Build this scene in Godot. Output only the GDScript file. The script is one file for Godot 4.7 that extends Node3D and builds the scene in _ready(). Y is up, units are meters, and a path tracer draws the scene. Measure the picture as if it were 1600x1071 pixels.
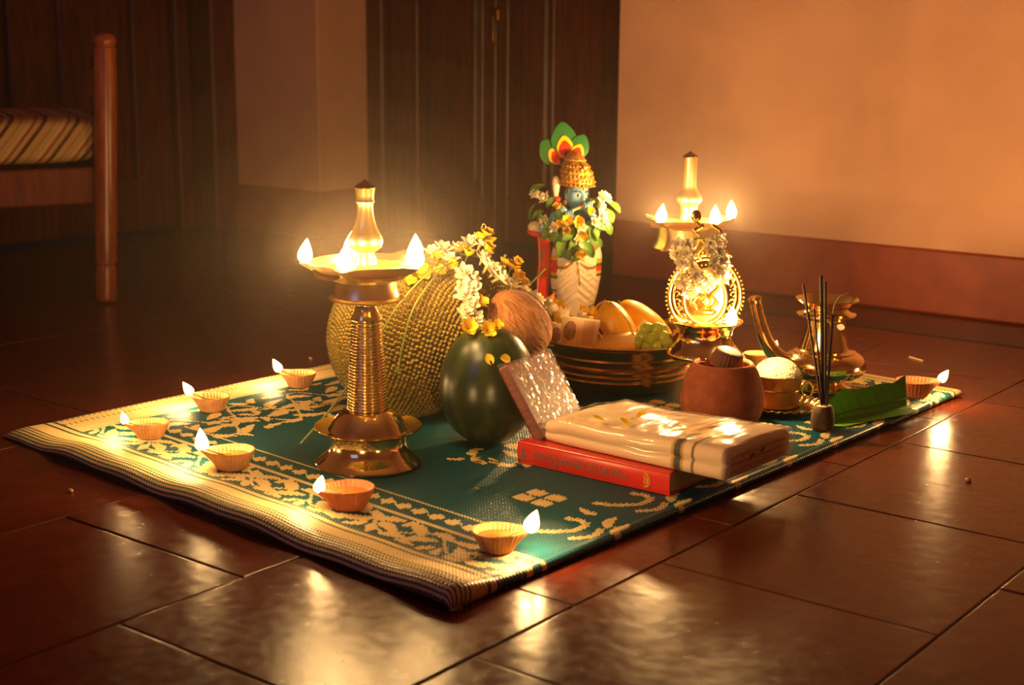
extends Node3D

# ------------------------------------------------------------------ mesh builder
class MB:
	var v := PackedVector3Array()
	var n := PackedVector3Array()
	var uv := PackedVector2Array()
	var c := PackedColorArray()
	var ix := PackedInt32Array()

	# rows of points; normal = d(row) x d(column). wrap closes the columns.
	func grid(rows: Array, wrap := false, col = null, flip := false, uvs = null) -> MB:
		var R := rows.size()
		var K: int = rows[0].size()
		var nr := []
		for i in R:
			var a := PackedVector3Array()
			a.resize(K)
			nr.append(a)
		var kk := K if wrap else K - 1
		for i in R - 1:
			var r0: PackedVector3Array = rows[i]
			var r1: PackedVector3Array = rows[i + 1]
			for j in kk:
				var j2 := (j + 1) % K
				var f: Vector3 = (r1[j2] - r0[j]).cross(r0[j2] - r1[j])
				if flip:
					f = -f
				nr[i][j] += f
				nr[i][j2] += f
				nr[i + 1][j] += f
				nr[i + 1][j2] += f
		var b := v.size()
		var W := K + 1 if wrap else K
		for i in R:
			for j in W:
				var q := j % K
				var p: Vector3 = rows[i][q]
				v.append(p)
				var m: Vector3 = nr[i][q]
				n.append(m.normalized() if m.length_squared() > 1e-24 else Vector3.UP)
				uv.append(uvs.call(i, j) if uvs != null else Vector2(float(j) / (W - 1), 1.0 - float(i) / maxf(1, R - 1)))
				c.append((col as Callable).call(i, j, p) if col is Callable else (col if col is Color else Color.WHITE))
		for i in R - 1:
			for j in W - 1:
				var a := b + i * W + j
				if flip:
					ix.append_array([a, a + W, a + 1, a + 1, a + W, a + W + 1])
				else:
					ix.append_array([a, a + 1, a + W, a + 1, a + W + 1, a + W])
		return self

	func quad(a: Vector3, b: Vector3, d: Vector3, e: Vector3, col := Color.WHITE) -> void:
		# corners counter-clockwise seen from the front
		var m := (b - a).cross(d - a).normalized()
		var s := v.size()
		var us := [Vector2(0, 1), Vector2(1, 1), Vector2(1, 0), Vector2(0, 0)]
		var ps := [a, b, d, e]
		for k in 4:
			v.append(ps[k])
			n.append(m)
			uv.append(us[k])
			c.append(col)
		ix.append_array([s, s + 2, s + 1, s, s + 3, s + 2])

	func tri(a: Vector3, b: Vector3, d: Vector3, col := Color.WHITE) -> void:
		var m := (b - a).cross(d - a).normalized()
		var s := v.size()
		for p in [a, b, d]:
			v.append(p)
			n.append(m)
			uv.append(Vector2(p.x, p.z))
			c.append(col)
		ix.append_array([s, s + 2, s + 1])

	# box with chamfered edges
	func box(lo: Vector3, hi: Vector3, r := 0.0, col := Color.WHITE) -> MB:
		var m := (lo + hi) / 2
		var h := (hi - lo) / 2
		r = minf(r, minf(h.x, minf(h.y, h.z)) * 0.98)
		var ax := [Vector3.RIGHT, Vector3.UP, Vector3.BACK]
		for k in 3:
			var u: Vector3 = ax[(k + 1) % 3]
			var w: Vector3 = ax[(k + 2) % 3]
			for s in [-1.0, 1.0]:
				var nn: Vector3 = ax[k] * s
				var cc: Vector3 = m + nn * h[k]
				var hu: Vector3 = u * (h[(k + 1) % 3] - r)
				var hw: Vector3 = w * (h[(k + 2) % 3] - r) * s
				quad(cc - hu - hw, cc + hu - hw, cc + hu + hw, cc - hu + hw, col)
		if r > 0.0:
			for k in 3:
				var u: Vector3 = ax[(k + 1) % 3]
				var w: Vector3 = ax[(k + 2) % 3]
				var a: Vector3 = ax[k]
				for s in [-1.0, 1.0]:
					for t in [-1.0, 1.0]:
						var e0: Vector3 = m + u * s * h[(k + 1) % 3] + w * t * (h[(k + 2) % 3] - r)
						var e1: Vector3 = m + u * s * (h[(k + 1) % 3] - r) + w * t * h[(k + 2) % 3]
						var l: Vector3 = a * (h[k] - r)
						if s * t > 0:
							quad(e0 - l, e0 + l, e1 + l, e1 - l, col)
						else:
							quad(e0 + l, e0 - l, e1 - l, e1 + l, col)
			for sx in [-1.0, 1.0]:
				for sy in [-1.0, 1.0]:
					for sz in [-1.0, 1.0]:
						var q := m + Vector3(sx * h.x, sy * h.y, sz * h.z)
						var a := q - Vector3(0, sy * r, sz * r)
						var b := q - Vector3(sx * r, 0, sz * r)
						var d := q - Vector3(sx * r, sy * r, 0)
						if sx * sy * sz > 0:
							tri(a, b, d, col)
						else:
							tri(a, d, b, col)
		return self

	func tube(pts: Array, rad, sides := 8, caps := true, col = null) -> MB:
		var rows := []
		var up := Vector3.UP
		var d0: Vector3 = (pts[1] - pts[0]).normalized()
		if absf(d0.dot(up)) > 0.9:
			up = Vector3.RIGHT
		var s := d0.cross(up).normalized()
		for i in pts.size():
			var d: Vector3 = ((pts[mini(i + 1, pts.size() - 1)] as Vector3) - (pts[maxi(i - 1, 0)] as Vector3)).normalized()
			s = (s - d * s.dot(d)).normalized()
			var t := s.cross(d)
			var r: float = rad[i] if rad is Array else rad
			var row := PackedVector3Array()
			for k in sides:
				var a := TAU * k / sides
				row.append(pts[i] + (s * cos(a) + t * sin(a)) * r)
			rows.append(row)
		if caps:
			for e in [0, 1]:
				var row := PackedVector3Array()
				for k in sides:
					row.append(pts[0] if e == 0 else pts[-1])
				if e == 0:
					rows.push_front(row)
				else:
					rows.append(row)
		return grid(rows, true, col, true)

	func add(m: MB, t: Transform3D, col = null) -> MB:
		var b := v.size()
		for i in m.v.size():
			v.append(t * m.v[i])
			n.append((t.basis * m.n[i]).normalized())
			uv.append(m.uv[i])
			c.append(m.c[i] if col == null else col)
		for k in m.ix:
			ix.append(b + k)
		return self

	func mesh() -> ArrayMesh:
		var a := []
		a.resize(Mesh.ARRAY_MAX)
		a[Mesh.ARRAY_VERTEX] = v
		a[Mesh.ARRAY_NORMAL] = n
		a[Mesh.ARRAY_TEX_UV] = uv
		a[Mesh.ARRAY_COLOR] = c
		a[Mesh.ARRAY_INDEX] = ix
		var m := ArrayMesh.new()
		m.add_surface_from_arrays(Mesh.PRIMITIVE_TRIANGLES, a)
		return m

# ------------------------------------------------------------------ helpers
const VIEW_YAW := 0.6664     # things set down facing the near corner of the mat
const MAT_Y := 0.012
var rng := RandomNumberGenerator.new()
var M := {}
var used := {}
var fast := FastNoiseLite.new()

func hexl(h: String) -> Color:
	return Color(h).srgb_to_linear()

func mb() -> MB:
	return MB.new()

func numbered(s: String) -> String:
	if not used.has(s):
		used[s] = 0
		return s
	used[s] += 1
	return "%s_%03d" % [s, used[s]]

func obj(called: String, m, mat: Material, parent: Node3D = null, at := Vector3.ZERO) -> MeshInstance3D:
	var o := MeshInstance3D.new()
	o.mesh = m.mesh() if m is MB else m
	o.material_override = mat
	o.position = at
	if parent == null:
		o.name = numbered(called)
		add_child(o)
	else:
		var k := 0
		var nm := called
		while parent.has_node(nm):
			k += 1
			nm = "%s_%03d" % [called, k]
		o.name = nm
		parent.add_child(o)
	return o

func tag(o: Node3D, label: String, category := "", group := "") -> Node3D:
	o.set_meta("label", label)
	if category:
		o.set_meta("category", category)
	if group:
		o.set_meta("group", group)
	return o

func thing(called: String, label: String, category: String, at := Vector3.ZERO, yaw := 0.0, group := "") -> Node3D:
	var o := Node3D.new()
	o.name = numbered(called)
	add_child(o)
	o.position = at
	o.rotation.y = yaw
	tag(o, label, category, group)
	return o

func structure(o: Node3D) -> Node3D:
	o.set_meta("kind", "structure")
	return o

func stuff(o: Node3D) -> Node3D:
	o.set_meta("kind", "stuff")
	return o

func flame_light(at: Vector3, e: float, parent: Node3D) -> void:
	var l := OmniLight3D.new()
	l.name = "flame_light"
	l.light_color = FLAME_COLOR
	l.light_energy = e
	l.light_size = 0.006
	l.omni_range = 9.0
	l.omni_attenuation = 2.0
	l.shadow_enabled = true
	l.position = at
	parent.add_child(l, true)

# profile: flat array r,y,r,y... in millimetres, going up the outside (and down the inside)
func lathe(prof: Array, seg := 64, bend = null, col = null, crease := 0.62) -> MB:
	var pts := []
	for i in range(0, prof.size(), 2):
		pts.append(Vector2(prof[i], prof[i + 1]) * 0.001)
	var m := mb()
	var run := [pts[0]]
	for i in range(1, pts.size()):
		run.append(pts[i])
		var last: bool = i == pts.size() - 1
		var sharp := false
		if not last:
			sharp = (pts[i] - pts[i - 1]).normalized().dot((pts[i + 1] - pts[i]).normalized()) < crease
		if last or sharp:
			var rows := []
			for p in run:
				var row := PackedVector3Array()
				for k in seg:
					var a: float = TAU * k / seg
					var q := Vector3(p.x * cos(a), p.y, p.x * sin(a))
					row.append(bend.call(q, a, p) if bend != null else q)
				rows.append(row)
			m.grid(rows, true, col)
			run = [pts[i]]
	return m

func ellipsoid(r: Vector3, rings := 24, seg := 36, shape = null, col = null) -> MB:
	var rows := []
	for i in rings + 1:
		var t := -PI / 2 + PI * i / rings
		var row := PackedVector3Array()
		for k in seg:
			var a := TAU * k / seg
			var p := Vector3(cos(t) * cos(a), sin(t), cos(t) * sin(a))
			row.append((shape.call(p, t, a) if shape != null else p) * r)
		rows.append(row)
	return mb().grid(rows, true, col)

func smooth(pts: Array, per := 6) -> Array:
	var out := []
	var n := pts.size()
	for i in n - 1:
		var a = pts[maxi(i - 1, 0)]
		var d = pts[mini(i + 2, n - 1)]
		for k in per:
			out.append(pts[i].cubic_interpolate(pts[i + 1], a, d, float(k) / per))
	out.append(pts[n - 1])
	return out

func frame_to(normal: Vector3, roll: float, s := 1.0) -> Basis:
	var z := normal.normalized()
	var x := Vector3.UP.cross(z)
	if x.length() < 0.05:
		x = Vector3.RIGHT
	x = x.normalized()
	return Basis(x, z.cross(x), z).rotated(z, roll).scaled(Vector3.ONE * s)

func noise_tex(seed_: int, freq: float, size := 512, octaves := 4, c0 := Color.BLACK, c1 := Color.WHITE, normal := false, strength := 4.0) -> NoiseTexture2D:
	var f := FastNoiseLite.new()
	f.seed = seed_
	f.frequency = freq
	f.fractal_octaves = octaves
	f.noise_type = FastNoiseLite.TYPE_SIMPLEX_SMOOTH
	var t := NoiseTexture2D.new()
	t.width = size
	t.height = size
	t.seamless = true
	t.noise = f
	if normal:
		t.as_normal_map = true
		t.bump_strength = strength
	else:
		var g := Gradient.new()
		g.set_color(0, c0)
		g.set_color(1, c1)
		t.color_ramp = g
	return t

func mat(called: String, col: Color, rough := 0.6, metal := 0.0, more := {}) -> StandardMaterial3D:
	var m := StandardMaterial3D.new()
	m.resource_name = called
	m.albedo_color = col
	m.roughness = rough
	m.metallic = metal
	for k in more:
		m.set(k, more[k])
	M[called] = m
	return m

func tri_map(scale: Vector3, world := true) -> Dictionary:
	return {"uv1_triplanar": true, "uv1_world_triplanar": world, "uv1_scale": scale}

const FLAME_COLOR := Color(1.0, 0.79, 0.5)

# ------------------------------------------------------------------ the scene
func _ready() -> void:
	rng.seed = 4711
	fast.seed = 11
	fast.frequency = 1.0
	# --- camera
	var cam := Camera3D.new()
	cam.name = "camera"
	cam.fov = 26.88
	cam.near = 0.05
	cam.far = 60.0
	cam.transform = Transform3D(Basis(Vector3(0.78505, 0.0076, -0.61939), Vector3(-0.13017, 0.97962, -0.15296), Vector3(0.60560, 0.20071, 0.77004)), Vector3(0, 0.53, 0))
	var ca := CameraAttributesPhysical.new()
	ca.frustum_focal_length = 50.2
	ca.frustum_focus_distance = 1.95
	ca.frustum_near = 0.05
	ca.frustum_far = 60.0
	ca.exposure_aperture = 6.3
	cam.attributes = ca
	add_child(cam)
	cam.current = true
	# --- sky: dusk outside, seen only through the window behind the camera and under the doors
	var we := WorldEnvironment.new()
	we.name = "world_environment"
	var env := Environment.new()
	var sky := Sky.new()
	var psm := ProceduralSkyMaterial.new()
	psm.sky_top_color = Color(0.16, 0.2, 0.42)
	psm.sky_horizon_color = Color(0.26, 0.29, 0.48)
	psm.ground_horizon_color = Color(0.2, 0.22, 0.36)
	psm.ground_bottom_color = Color(0.1, 0.11, 0.18)
	psm.sky_energy_multiplier = 0.1
	psm.ground_energy_multiplier = 0.1
	sky.sky_material = psm
	env.background_mode = Environment.BG_SKY
	env.sky = sky
	env.ambient_light_source = Environment.AMBIENT_SOURCE_DISABLED
	env.reflected_light_source = Environment.REFLECTION_SOURCE_SKY
	env.tonemap_mode = Environment.TONE_MAPPER_LINEAR
	env.tonemap_exposure = 1.5
	env.sdfgi_enabled = true
	env.ssao_enabled = true
	env.ssil_enabled = true
	we.environment = env
	add_child(we)
	# --- daylight of dusk in the window of the front wall
	var al := AreaLight3D.new()
	al.name = "window_light"
	al.light_color = Color(0.55, 0.6, 1.0)
	al.light_energy = 0.4
	al.area_size = Vector2(1.1, 1.2)
	al.shadow_enabled = true
	al.position = Vector3(-1.2, 1.6, 1.66)
	add_child(al)
	# smoke of the lamps and incense hanging in the room
	env.volumetric_fog_enabled = true
	env.volumetric_fog_density = 0.0
	var smoke := [[Vector3(-1.25, 0.34, -1.6), Vector3(1.5, 1.0, 1.9), 0.013]]
	for lamp in [Vector3(-1.226, 0.285, -1.266), Vector3(-1.262, 0.265, -2.085)]:
		for r in [[0.85, 0.009], [0.62, 0.015], [0.46, 0.022], [0.34, 0.03], [0.25, 0.04], [0.18, 0.05]]:
			smoke.append([lamp, Vector3(r[0], r[0] * 0.8, r[0]), r[1]])
	for q in smoke:
		var fm := FogMaterial.new()
		fm.resource_name = "smoke"
		fm.albedo = Color(0.96, 0.88, 0.8)
		fm.density = q[2]
		var fog := FogVolume.new()
		fog.name = numbered("smoke_haze")
		fog.shape = RenderingServer.FOG_VOLUME_SHAPE_ELLIPSOID
		fog.size = q[1]
		fog.position = q[0]
		fog.material = fm
		stuff(tag(fog, "thin smoke haze hanging in the air round the burning lamps", "smoke", "smoke round the lamps"))
		add_child(fog)
	materials()
	room()
	mat_and_floor()
	lamps()
	fruit()
	bowl_group()
	statue()
	books()
	pots()
	garlands()
	chair()
	loose_bits()

func materials() -> void:
	var grain := noise_tex(3, 0.02, 512, 5, Color(0.62, 0.6, 0.58), Color(1.0, 1.0, 1.0))
	mat("dark_wood", Color("702e14"), 0.42, 0.0, {"albedo_texture": grain, "normal_enabled": true, "normal_texture": noise_tex(4, 0.03, 512, 4, Color.BLACK, Color.WHITE, true, 3.0), "normal_scale": 0.4}.merged(tri_map(Vector3(5.0, 0.5, 5.0))))
	mat("chair_wood", Color("a8521f"), 0.3, 0.0, {"albedo_texture": grain}.merged(tri_map(Vector3(6, 1, 6))))
	mat("rail_wood", Color("7c3516"), 0.8, 0.0, {"albedo_texture": grain}.merged(tri_map(Vector3(6, 1, 6))))
	mat("plaster", Color("dfaa88"), 0.9, 0.0, {"albedo_texture": noise_tex(5, 0.006, 512, 4, Color(0.94, 0.93, 0.92), Color(1, 1, 1)), "normal_enabled": true, "normal_texture": noise_tex(6, 0.02, 512, 5, Color.BLACK, Color.WHITE, true, 2.0), "normal_scale": 0.35}.merged(tri_map(Vector3(1.2, 1.2, 1.2))))
	mat("skirting", Color("9c4022"), 0.5, 0.0, {"albedo_texture": noise_tex(7, 0.015, 512, 5, Color(0.86, 0.85, 0.84), Color(1, 1, 1))}.merged(tri_map(Vector3(2, 2, 2))))
	mat("black_oxide", Color("241713"), 0.25)
	mat("grout", Color("2e1710"), 0.55)
	var rt := noise_tex(8, 0.02, 1024, 5, Color(0.19, 0.19, 0.19), Color(0.29, 0.29, 0.29))
	mat("floor_tile", Color("5a2213"), 1.0, 0.0, {"roughness_texture": rt, "albedo_texture": noise_tex(9, 0.008, 1024, 5, Color(0.8, 0.77, 0.75), Color(1.0, 1.0, 1.0)), "normal_enabled": true, "normal_texture": noise_tex(10, 0.012, 1024, 5, Color.BLACK, Color.WHITE, true, 3.0), "normal_scale": 0.2, "metallic_specular": 0.42}.merged(tri_map(Vector3(2.1, 2.1, 2.1))))
	mat("brass", Color(0.95, 0.84, 0.58), 0.1, 1.0)
	mat("satin_brass", Color(0.95, 0.84, 0.58), 0.3, 1.0)
	mat("lamp_oil", Color("d9a53c"), 0.12)
	mat("bell_metal", Color(0.86, 0.68, 0.44), 0.2, 1.0)
	mat("old_brass", Color(0.55, 0.36, 0.16), 0.3, 1.0)
	mat("gold", Color(1.0, 0.84, 0.5), 0.22, 1.0)
	mat("clay", Color("d19a63"), 0.85, 0.0, {"albedo_texture": noise_tex(13, 0.03, 256, 4, Color(0.78, 0.74, 0.7), Color(1, 1, 1))}.merged(tri_map(Vector3(9, 9, 9))))
	mat("terracotta", Color("b8643a"), 0.85, 0.0, {"albedo_texture": noise_tex(14, 0.02, 256, 4, Color(0.7, 0.66, 0.62), Color(1, 1, 1)), "normal_enabled": true, "normal_texture": noise_tex(15, 0.08, 256, 3, Color.BLACK, Color.WHITE, true, 2.0), "normal_scale": 0.4}.merged(tri_map(Vector3(7, 7, 7), false)))
	mat("dark_clay", Color("4a3324"), 0.8)
	mat("oil", Color("9a5a24"), 0.05)
	mat("wick", Color("6b5335"), 0.9)
	mat("burnt", Color("1d120c"), 0.95)
	mat("flame", Color(1, 0.8, 0.45), 1.0, 0.0, {"emission_enabled": true, "emission": Color(1.0, 0.8, 0.48), "emission_energy_multiplier": 9.0})
	mat("vertex", Color.WHITE, 0.55, 0.0, {"vertex_color_use_as_albedo": true})
	mat("rind", Color.WHITE, 0.8, 0.0, {"vertex_color_use_as_albedo": true})
	mat("melon", Color.WHITE, 0.3, 0.0, {"vertex_color_use_as_albedo": true, "normal_enabled": true, "normal_texture": noise_tex(16, 0.02, 256, 3, Color.BLACK, Color.WHITE, true, 2.0), "normal_scale": 0.15}.merged(tri_map(Vector3(8, 8, 8), false)))
	mat("petal", Color.WHITE, 0.6, 0.0, {"vertex_color_use_as_albedo": true, "cull_mode": 2, "backlight_enabled": true, "backlight": Color(0.25, 0.22, 0.12)})
	mat("leaf", Color.WHITE, 0.4, 0.0, {"vertex_color_use_as_albedo": true, "cull_mode": 2, "backlight_enabled": true, "backlight": Color(0.22, 0.4, 0.08)})
	mat("enamel", Color.WHITE, 0.18, 0.0, {"vertex_color_use_as_albedo": true})
	mat("old_gold", Color("c08a38"), 0.38, 0.6, {"normal_enabled": true, "normal_texture": noise_tex(17, 0.06, 256, 3, Color.BLACK, Color.WHITE, true, 6.0), "normal_scale": 0.9}.merged(tri_map(Vector3(16, 16, 16), false)))
	mat("cellophane", Color(1, 1, 1, 0.05), 0.1, 0.0, {"transparency": BaseMaterial3D.TRANSPARENCY_ALPHA, "cull_mode": 2, "metallic_specular": 0.8})
	mat("rice", Color("efe2c4"), 0.7)

# ------------------------------------------------------------------ room
func room() -> void:
	var w := mb()
	w.box(Vector3(-3.6, 0, -3.03), Vector3(-2.915, 2.75, -2.83), 0.004)
	w.box(Vector3(-1.918, 0, -3.03), Vector3(1.9, 2.75, -2.83), 0.004)
	w.box(Vector3(-2.915, 2.1, -3.03), Vector3(-1.918, 2.75, -2.83))
	structure(tag(obj("wall_back", w, M.plaster), "peach plastered wall behind the offerings, with a deep door recess", "wall"))
	w = mb()
	w.box(Vector3(-3.6, 0, -2.83), Vector3(-3.4, 2.75, -2.72))
	w.box(Vector3(-3.6, 2.1, -2.72), Vector3(-3.4, 2.75, -1.55))
	w.box(Vector3(-3.6, 0, -1.55), Vector3(-3.4, 2.75, 1.9))
	structure(tag(obj("wall_left", w, M.plaster), "wall on the left around the dark panelled door", "wall"))
	w = mb().box(Vector3(1.7, 0, -2.83), Vector3(1.9, 2.75, 1.9))
	structure(tag(obj("wall_right", w, M.plaster), "plastered wall closing the room on the right", "wall"))
	w = mb()
	w.box(Vector3(-3.4, 0, 1.7), Vector3(-1.8, 2.75, 1.9))
	w.box(Vector3(-0.6, 0, 1.7), Vector3(1.7, 2.75, 1.9))
	w.box(Vector3(-1.8, 0, 1.7), Vector3(-0.6, 0.95, 1.9))
	w.box(Vector3(-1.8, 2.25, 1.7), Vector3(-0.6, 2.75, 1.9))
	structure(tag(obj("wall_front", w, M.plaster), "plastered wall behind the viewer with a window opening", "wall"))
	var wf := mb()
	for x in [-1.8, -1.225, -0.65]:
		wf.box(Vector3(x, 0.95, 1.76), Vector3(x + 0.05, 2.25, 1.82))
	wf.box(Vector3(-1.75, 0.95, 1.76), Vector3(-0.65, 1.0, 1.82))
	wf.box(Vector3(-1.75, 2.2, 1.76), Vector3(-0.65, 2.25, 1.82))
	structure(tag(obj("window_1", wf, M.dark_wood), "dark wooden window frame in the wall behind the viewer", "window"))
	w = mb().box(Vector3(-3.6, 2.75, -3.03), Vector3(1.9, 2.9, 1.9))
	structure(tag(obj("ceiling", w, M.plaster), "plain plastered ceiling above the room", "ceiling"))
	# skirting, painted on a thin raised band
	w = mb()
	for s in [[-3.4, -2.905], [-1.918, 1.7]]:
		w.box(Vector3(s[0], 0, -2.835), Vector3(s[1], 0.134, -2.821), 0.005)
	w.box(Vector3(-2.92, 0, -3.0), Vector3(-2.906, 0.134, -2.83), 0.004)
	structure(tag(obj("baseboard_back", w, M.skirting), "red oxide skirting along the foot of the peach wall", "skirting"))
	w = mb().box(Vector3(-1.6, -0.02, -2.690), Vector3(1.7, 0.0012, -2.60), 0.001)
	structure(tag(obj("trim_1", w, M.black_oxide), "dark border line in the floor in front of the skirting", "floor border"))
	# double door in the recess
	var d := thing("door_1", "closed dark wooden panelled double door between the plastered walls", "door", Vector3(0, 0, 0))
	structure(d)
	var z := -3.03
	obj("door_frame", mb().box(Vector3(-2.914, 0.0, z - 0.06), Vector3(-2.85, 2.1, z + 0.012), 0.006).box(Vector3(-1.99, 0.0, z - 0.06), Vector3(-1.919, 2.1, z + 0.03), 0.006), M.dark_wood, d)
	var leaves := [[-2.845, -2.458, -2.738, -2.500], [-2.452, -1.995, -2.415, -2.262]]
	for l in leaves:
		var lf := mb()
		lf.box(Vector3(l[0], 0.012, z - 0.055), Vector3(l[2], 2.08, z - 0.015), 0.004)
		lf.box(Vector3(l[3], 0.012, z - 0.055), Vector3(l[1], 2.08, z - 0.015), 0.004)
		for y in [[0.012, 0.13], [0.95, 1.1], [1.95, 2.08]]:
			lf.box(Vector3(l[2], y[0], z - 0.055), Vector3(l[3], y[1], z - 0.018), 0.003)
		var leaf := obj("door_leaf", lf, M.dark_wood, d)
		for y in [[0.13, 0.95], [1.1, 1.95]]:
			var pn := mb()
			pn.box(Vector3(l[2], y[0], z - 0.055), Vector3(l[3], y[1], z - 0.040))
			pn.box(Vector3(l[2] + 0.03, y[0] + 0.03, z - 0.045), Vector3(l[3] - 0.03, y[1] - 0.03, z - 0.024), 0.012)
			pn.box(Vector3(l[2] - 0.006, y[0], z - 0.03), Vector3(l[2] + 0.008, y[1], z - 0.004), 0.004)
			pn.box(Vector3(l[3] - 0.008, y[0], z - 0.03), Vector3(l[3] + 0.006, y[1], z - 0.004), 0.004)
			obj("door_panel", pn, M.dark_wood, leaf)
	obj("door_bolt", mb().box(Vector3(-2.470, 0.60, z - 0.02), Vector3(-2.44, 0.635, z - 0.002), 0.004).tube([Vector3(-2.455, 0.615, z), Vector3(-2.455, 0.55, z)], 0.005), M.old_brass, d)
	# left door
	d = thing("door_2", "dark panelled wooden door standing behind the chair on the left", "door", Vector3.ZERO)
	structure(d)
	obj("door_frame", mb().box(Vector3(-3.4, 0, -2.835), Vector3(-3.255, 2.1, -2.745), 0.006).box(Vector3(-3.42, 0, -2.74), Vector3(-3.345, 2.1, -2.69), 0.005), M.dark_wood, d)
	var lf := mb()
	for s in [[-2.685, -2.56], [-2.30, -2.17], [-1.9, -1.55]]:
		lf.box(Vector3(-3.42, 0.012, s[0]), Vector3(-3.37, 2.08, s[1]), 0.004)
	for y in [[0.012, 0.16], [0.9, 1.05], [1.95, 2.08]]:
		lf.box(Vector3(-3.42, y[0], -2.56), Vector3(-3.373, y[1], -1.9), 0.003)
	var leaf := obj("door_leaf", lf, M.dark_wood, d)
	for s in [[-2.56, -2.30], [-2.17, -1.9]]:
		for y in [[0.16, 0.9], [1.05, 1.95]]:
			var pn := mb()
			pn.box(Vector3(-3.42, y[0], s[0]), Vector3(-3.398, y[1], s[1]))
			pn.box(Vector3(-3.4, y[0] + 0.03, s[0] + 0.03), Vector3(-3.384, y[1] - 0.03, s[1] - 0.03), 0.01)
			obj("door_panel", pn, M.dark_wood, leaf)

# ------------------------------------------------------------------ floor and mat
func mat_and_floor() -> void:
	var fl := thing("floor", "dark polished red oxide tile floor laid in staggered rows", "floor", Vector3.ZERO)
	structure(fl)
	obj("grout_bed", mb().box(Vector3(-4.2, -0.12, -3.6), Vector3(1.9, -0.0014, 1.9)), M.grout, fl)
	var px := 0.305
	var pz := 0.3075
	var shapes := []
	for k in 4:
		var t := mb()
		var hx := px / 2 - 0.0006
		var hz := pz / 2 - 0.0006
		var xs := [-hx, -hx + 0.0003, -hx + 0.0010, -hx + 0.0024, -0.07, 0.0, 0.07, hx - 0.0024, hx - 0.0010, hx - 0.0003, hx]
		var zs := [-hz, -hz + 0.0003, -hz + 0.0010, -hz + 0.0024, -0.07, 0.0, 0.07, hz - 0.0024, hz - 0.0010, hz - 0.0003, hz]
		var rows := []
		for a in zs.size():
			var row := PackedVector3Array()
			for b in xs.size():
				var e := mini(mini(a, zs.size() - 1 - a), mini(b, xs.size() - 1 - b))
				var y: float = [-0.012, -0.0009, -0.0003, 0.0, 0.0, 0.0][e]
				if e > 3:
					y += 0.0004 * fast.get_noise_3d(a * 3.1 + k * 17, b * 3.1, 0.5)
				row.append(Vector3(xs[b], y, zs[a]))
			rows.append(row)
		t.grid(rows, false, null, false)
		shapes.append(t.mesh())
	for i in range(-9, 5):
		var x0 := -0.7635 + i * px
		for j in range(-1, 9):
			var z0 := -0.919 - j * pz + (pz / 2 if i % 2 != 0 else 0.0)
			if z0 - pz < -2.62:
				continue
			var o := obj("floor_tile", shapes[(i * 7 + j * 3 + 400) % 4], M.floor_tile, fl, Vector3(x0 + px / 2, rng.randf_range(-0.0003, 0.0002), z0 - pz / 2))
			o.rotation = Vector3(rng.randf_range(-0.0018, 0.0018), 0, rng.randf_range(-0.0018, 0.0018))
	# the tiles that run on under the border, and the rest of the room behind the viewer
	obj("floor_margin", mb().box(Vector3(-3.6, -0.02, -3.6), Vector3(1.7, -0.0002, -2.47), 0.001).box(Vector3(-4.2, -0.02, -3.2), Vector3(-3.6, -0.0006, 0.0)).box(Vector3(0.776, -0.02, -2.47), Vector3(1.7, -0.0004, -0.3), 0.001).box(Vector3(-3.6, -0.02, -0.3), Vector3(1.7, -0.0022, 1.7)), M.floor_tile, fl)

	# the woven mat
	var LX := 0.894
	var LV := 1.24
	var W := 1432
	var H := 1448
	var cream := Color("dcc084")
	var teal := Color("0b4e58")
	var img := Image.create(W, H, false, Image.FORMAT_RGB8)
	img.fill(teal)
	var sx := W / LX
	var sy := H / LV
	var rect := func(u0: float, v0: float, u1: float, v1: float, cc: Color) -> void:
		img.fill_rect(Rect2i(int(u0 * sx), int(v0 * sy), maxi(1, int((u1 - u0) * sx)), maxi(1, int((v1 - v0) * sy))), cc)
	var jit := []
	for k in 400:
		jit.append(rng.randf_range(-0.0014, 0.0014) + (0.0008 if k % 2 == 0 else -0.0008))
	# polygon filled rib by rib, so that its outline steps with the weave
	var poly := func(pts: Array, cc: Color) -> void:
		var lo := 9.0
		var hi := -9.0
		for p in pts:
			lo = minf(lo, p.x)
			hi = maxf(hi, p.x)
		for k in range(maxi(0, int(lo / 0.0025)), mini(357, int(hi / 0.0025) + 1)):
			var u := (k + 0.5) * 0.0025
			var cut := []
			for q in pts.size():
				var a: Vector2 = pts[q]
				var b: Vector2 = pts[(q + 1) % pts.size()]
				if (a.x <= u) != (b.x <= u):
					cut.append(lerpf(a.y, b.y, (u - a.x) / (b.x - a.x)))
			cut.sort()
			for q in range(0, cut.size() - 1, 2):
				var y0: float = cut[q] + jit[k]
				var y1: float = cut[q + 1] + jit[(k + 7) % 400]
				if y1 > y0:
					img.fill_rect(Rect2i(k * 4, int(y0 * sy), 4, maxi(1, int((y1 - y0) * sy))), cc)
	var blade := func(at: Vector2, ln: float, wd: float, ang: float, cc: Color) -> void:
		var ps := []
		for k in 20:
			var a := TAU * k / 20.0
			var p := Vector2(cos(a) * ln / 2, sin(a) * wd / 2 * (1.0 - 0.35 * cos(a)) + 0.1 * ln * cos(a) * cos(a) - 0.05 * ln)
			ps.append(at + p.rotated(ang))
		poly.call(ps, cc)
	var stroke := func(pts: Array, wd: float, cc: Color) -> void:
		var s := smooth(pts, 5)
		for k in s.size() - 1:
			var a: Vector2 = s[k]
			var b: Vector2 = s[k + 1]
			var nn := (b - a).normalized().orthogonal() * wd / 2
			poly.call([a - nn, b - nn, b + nn, a + nn], cc)
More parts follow.
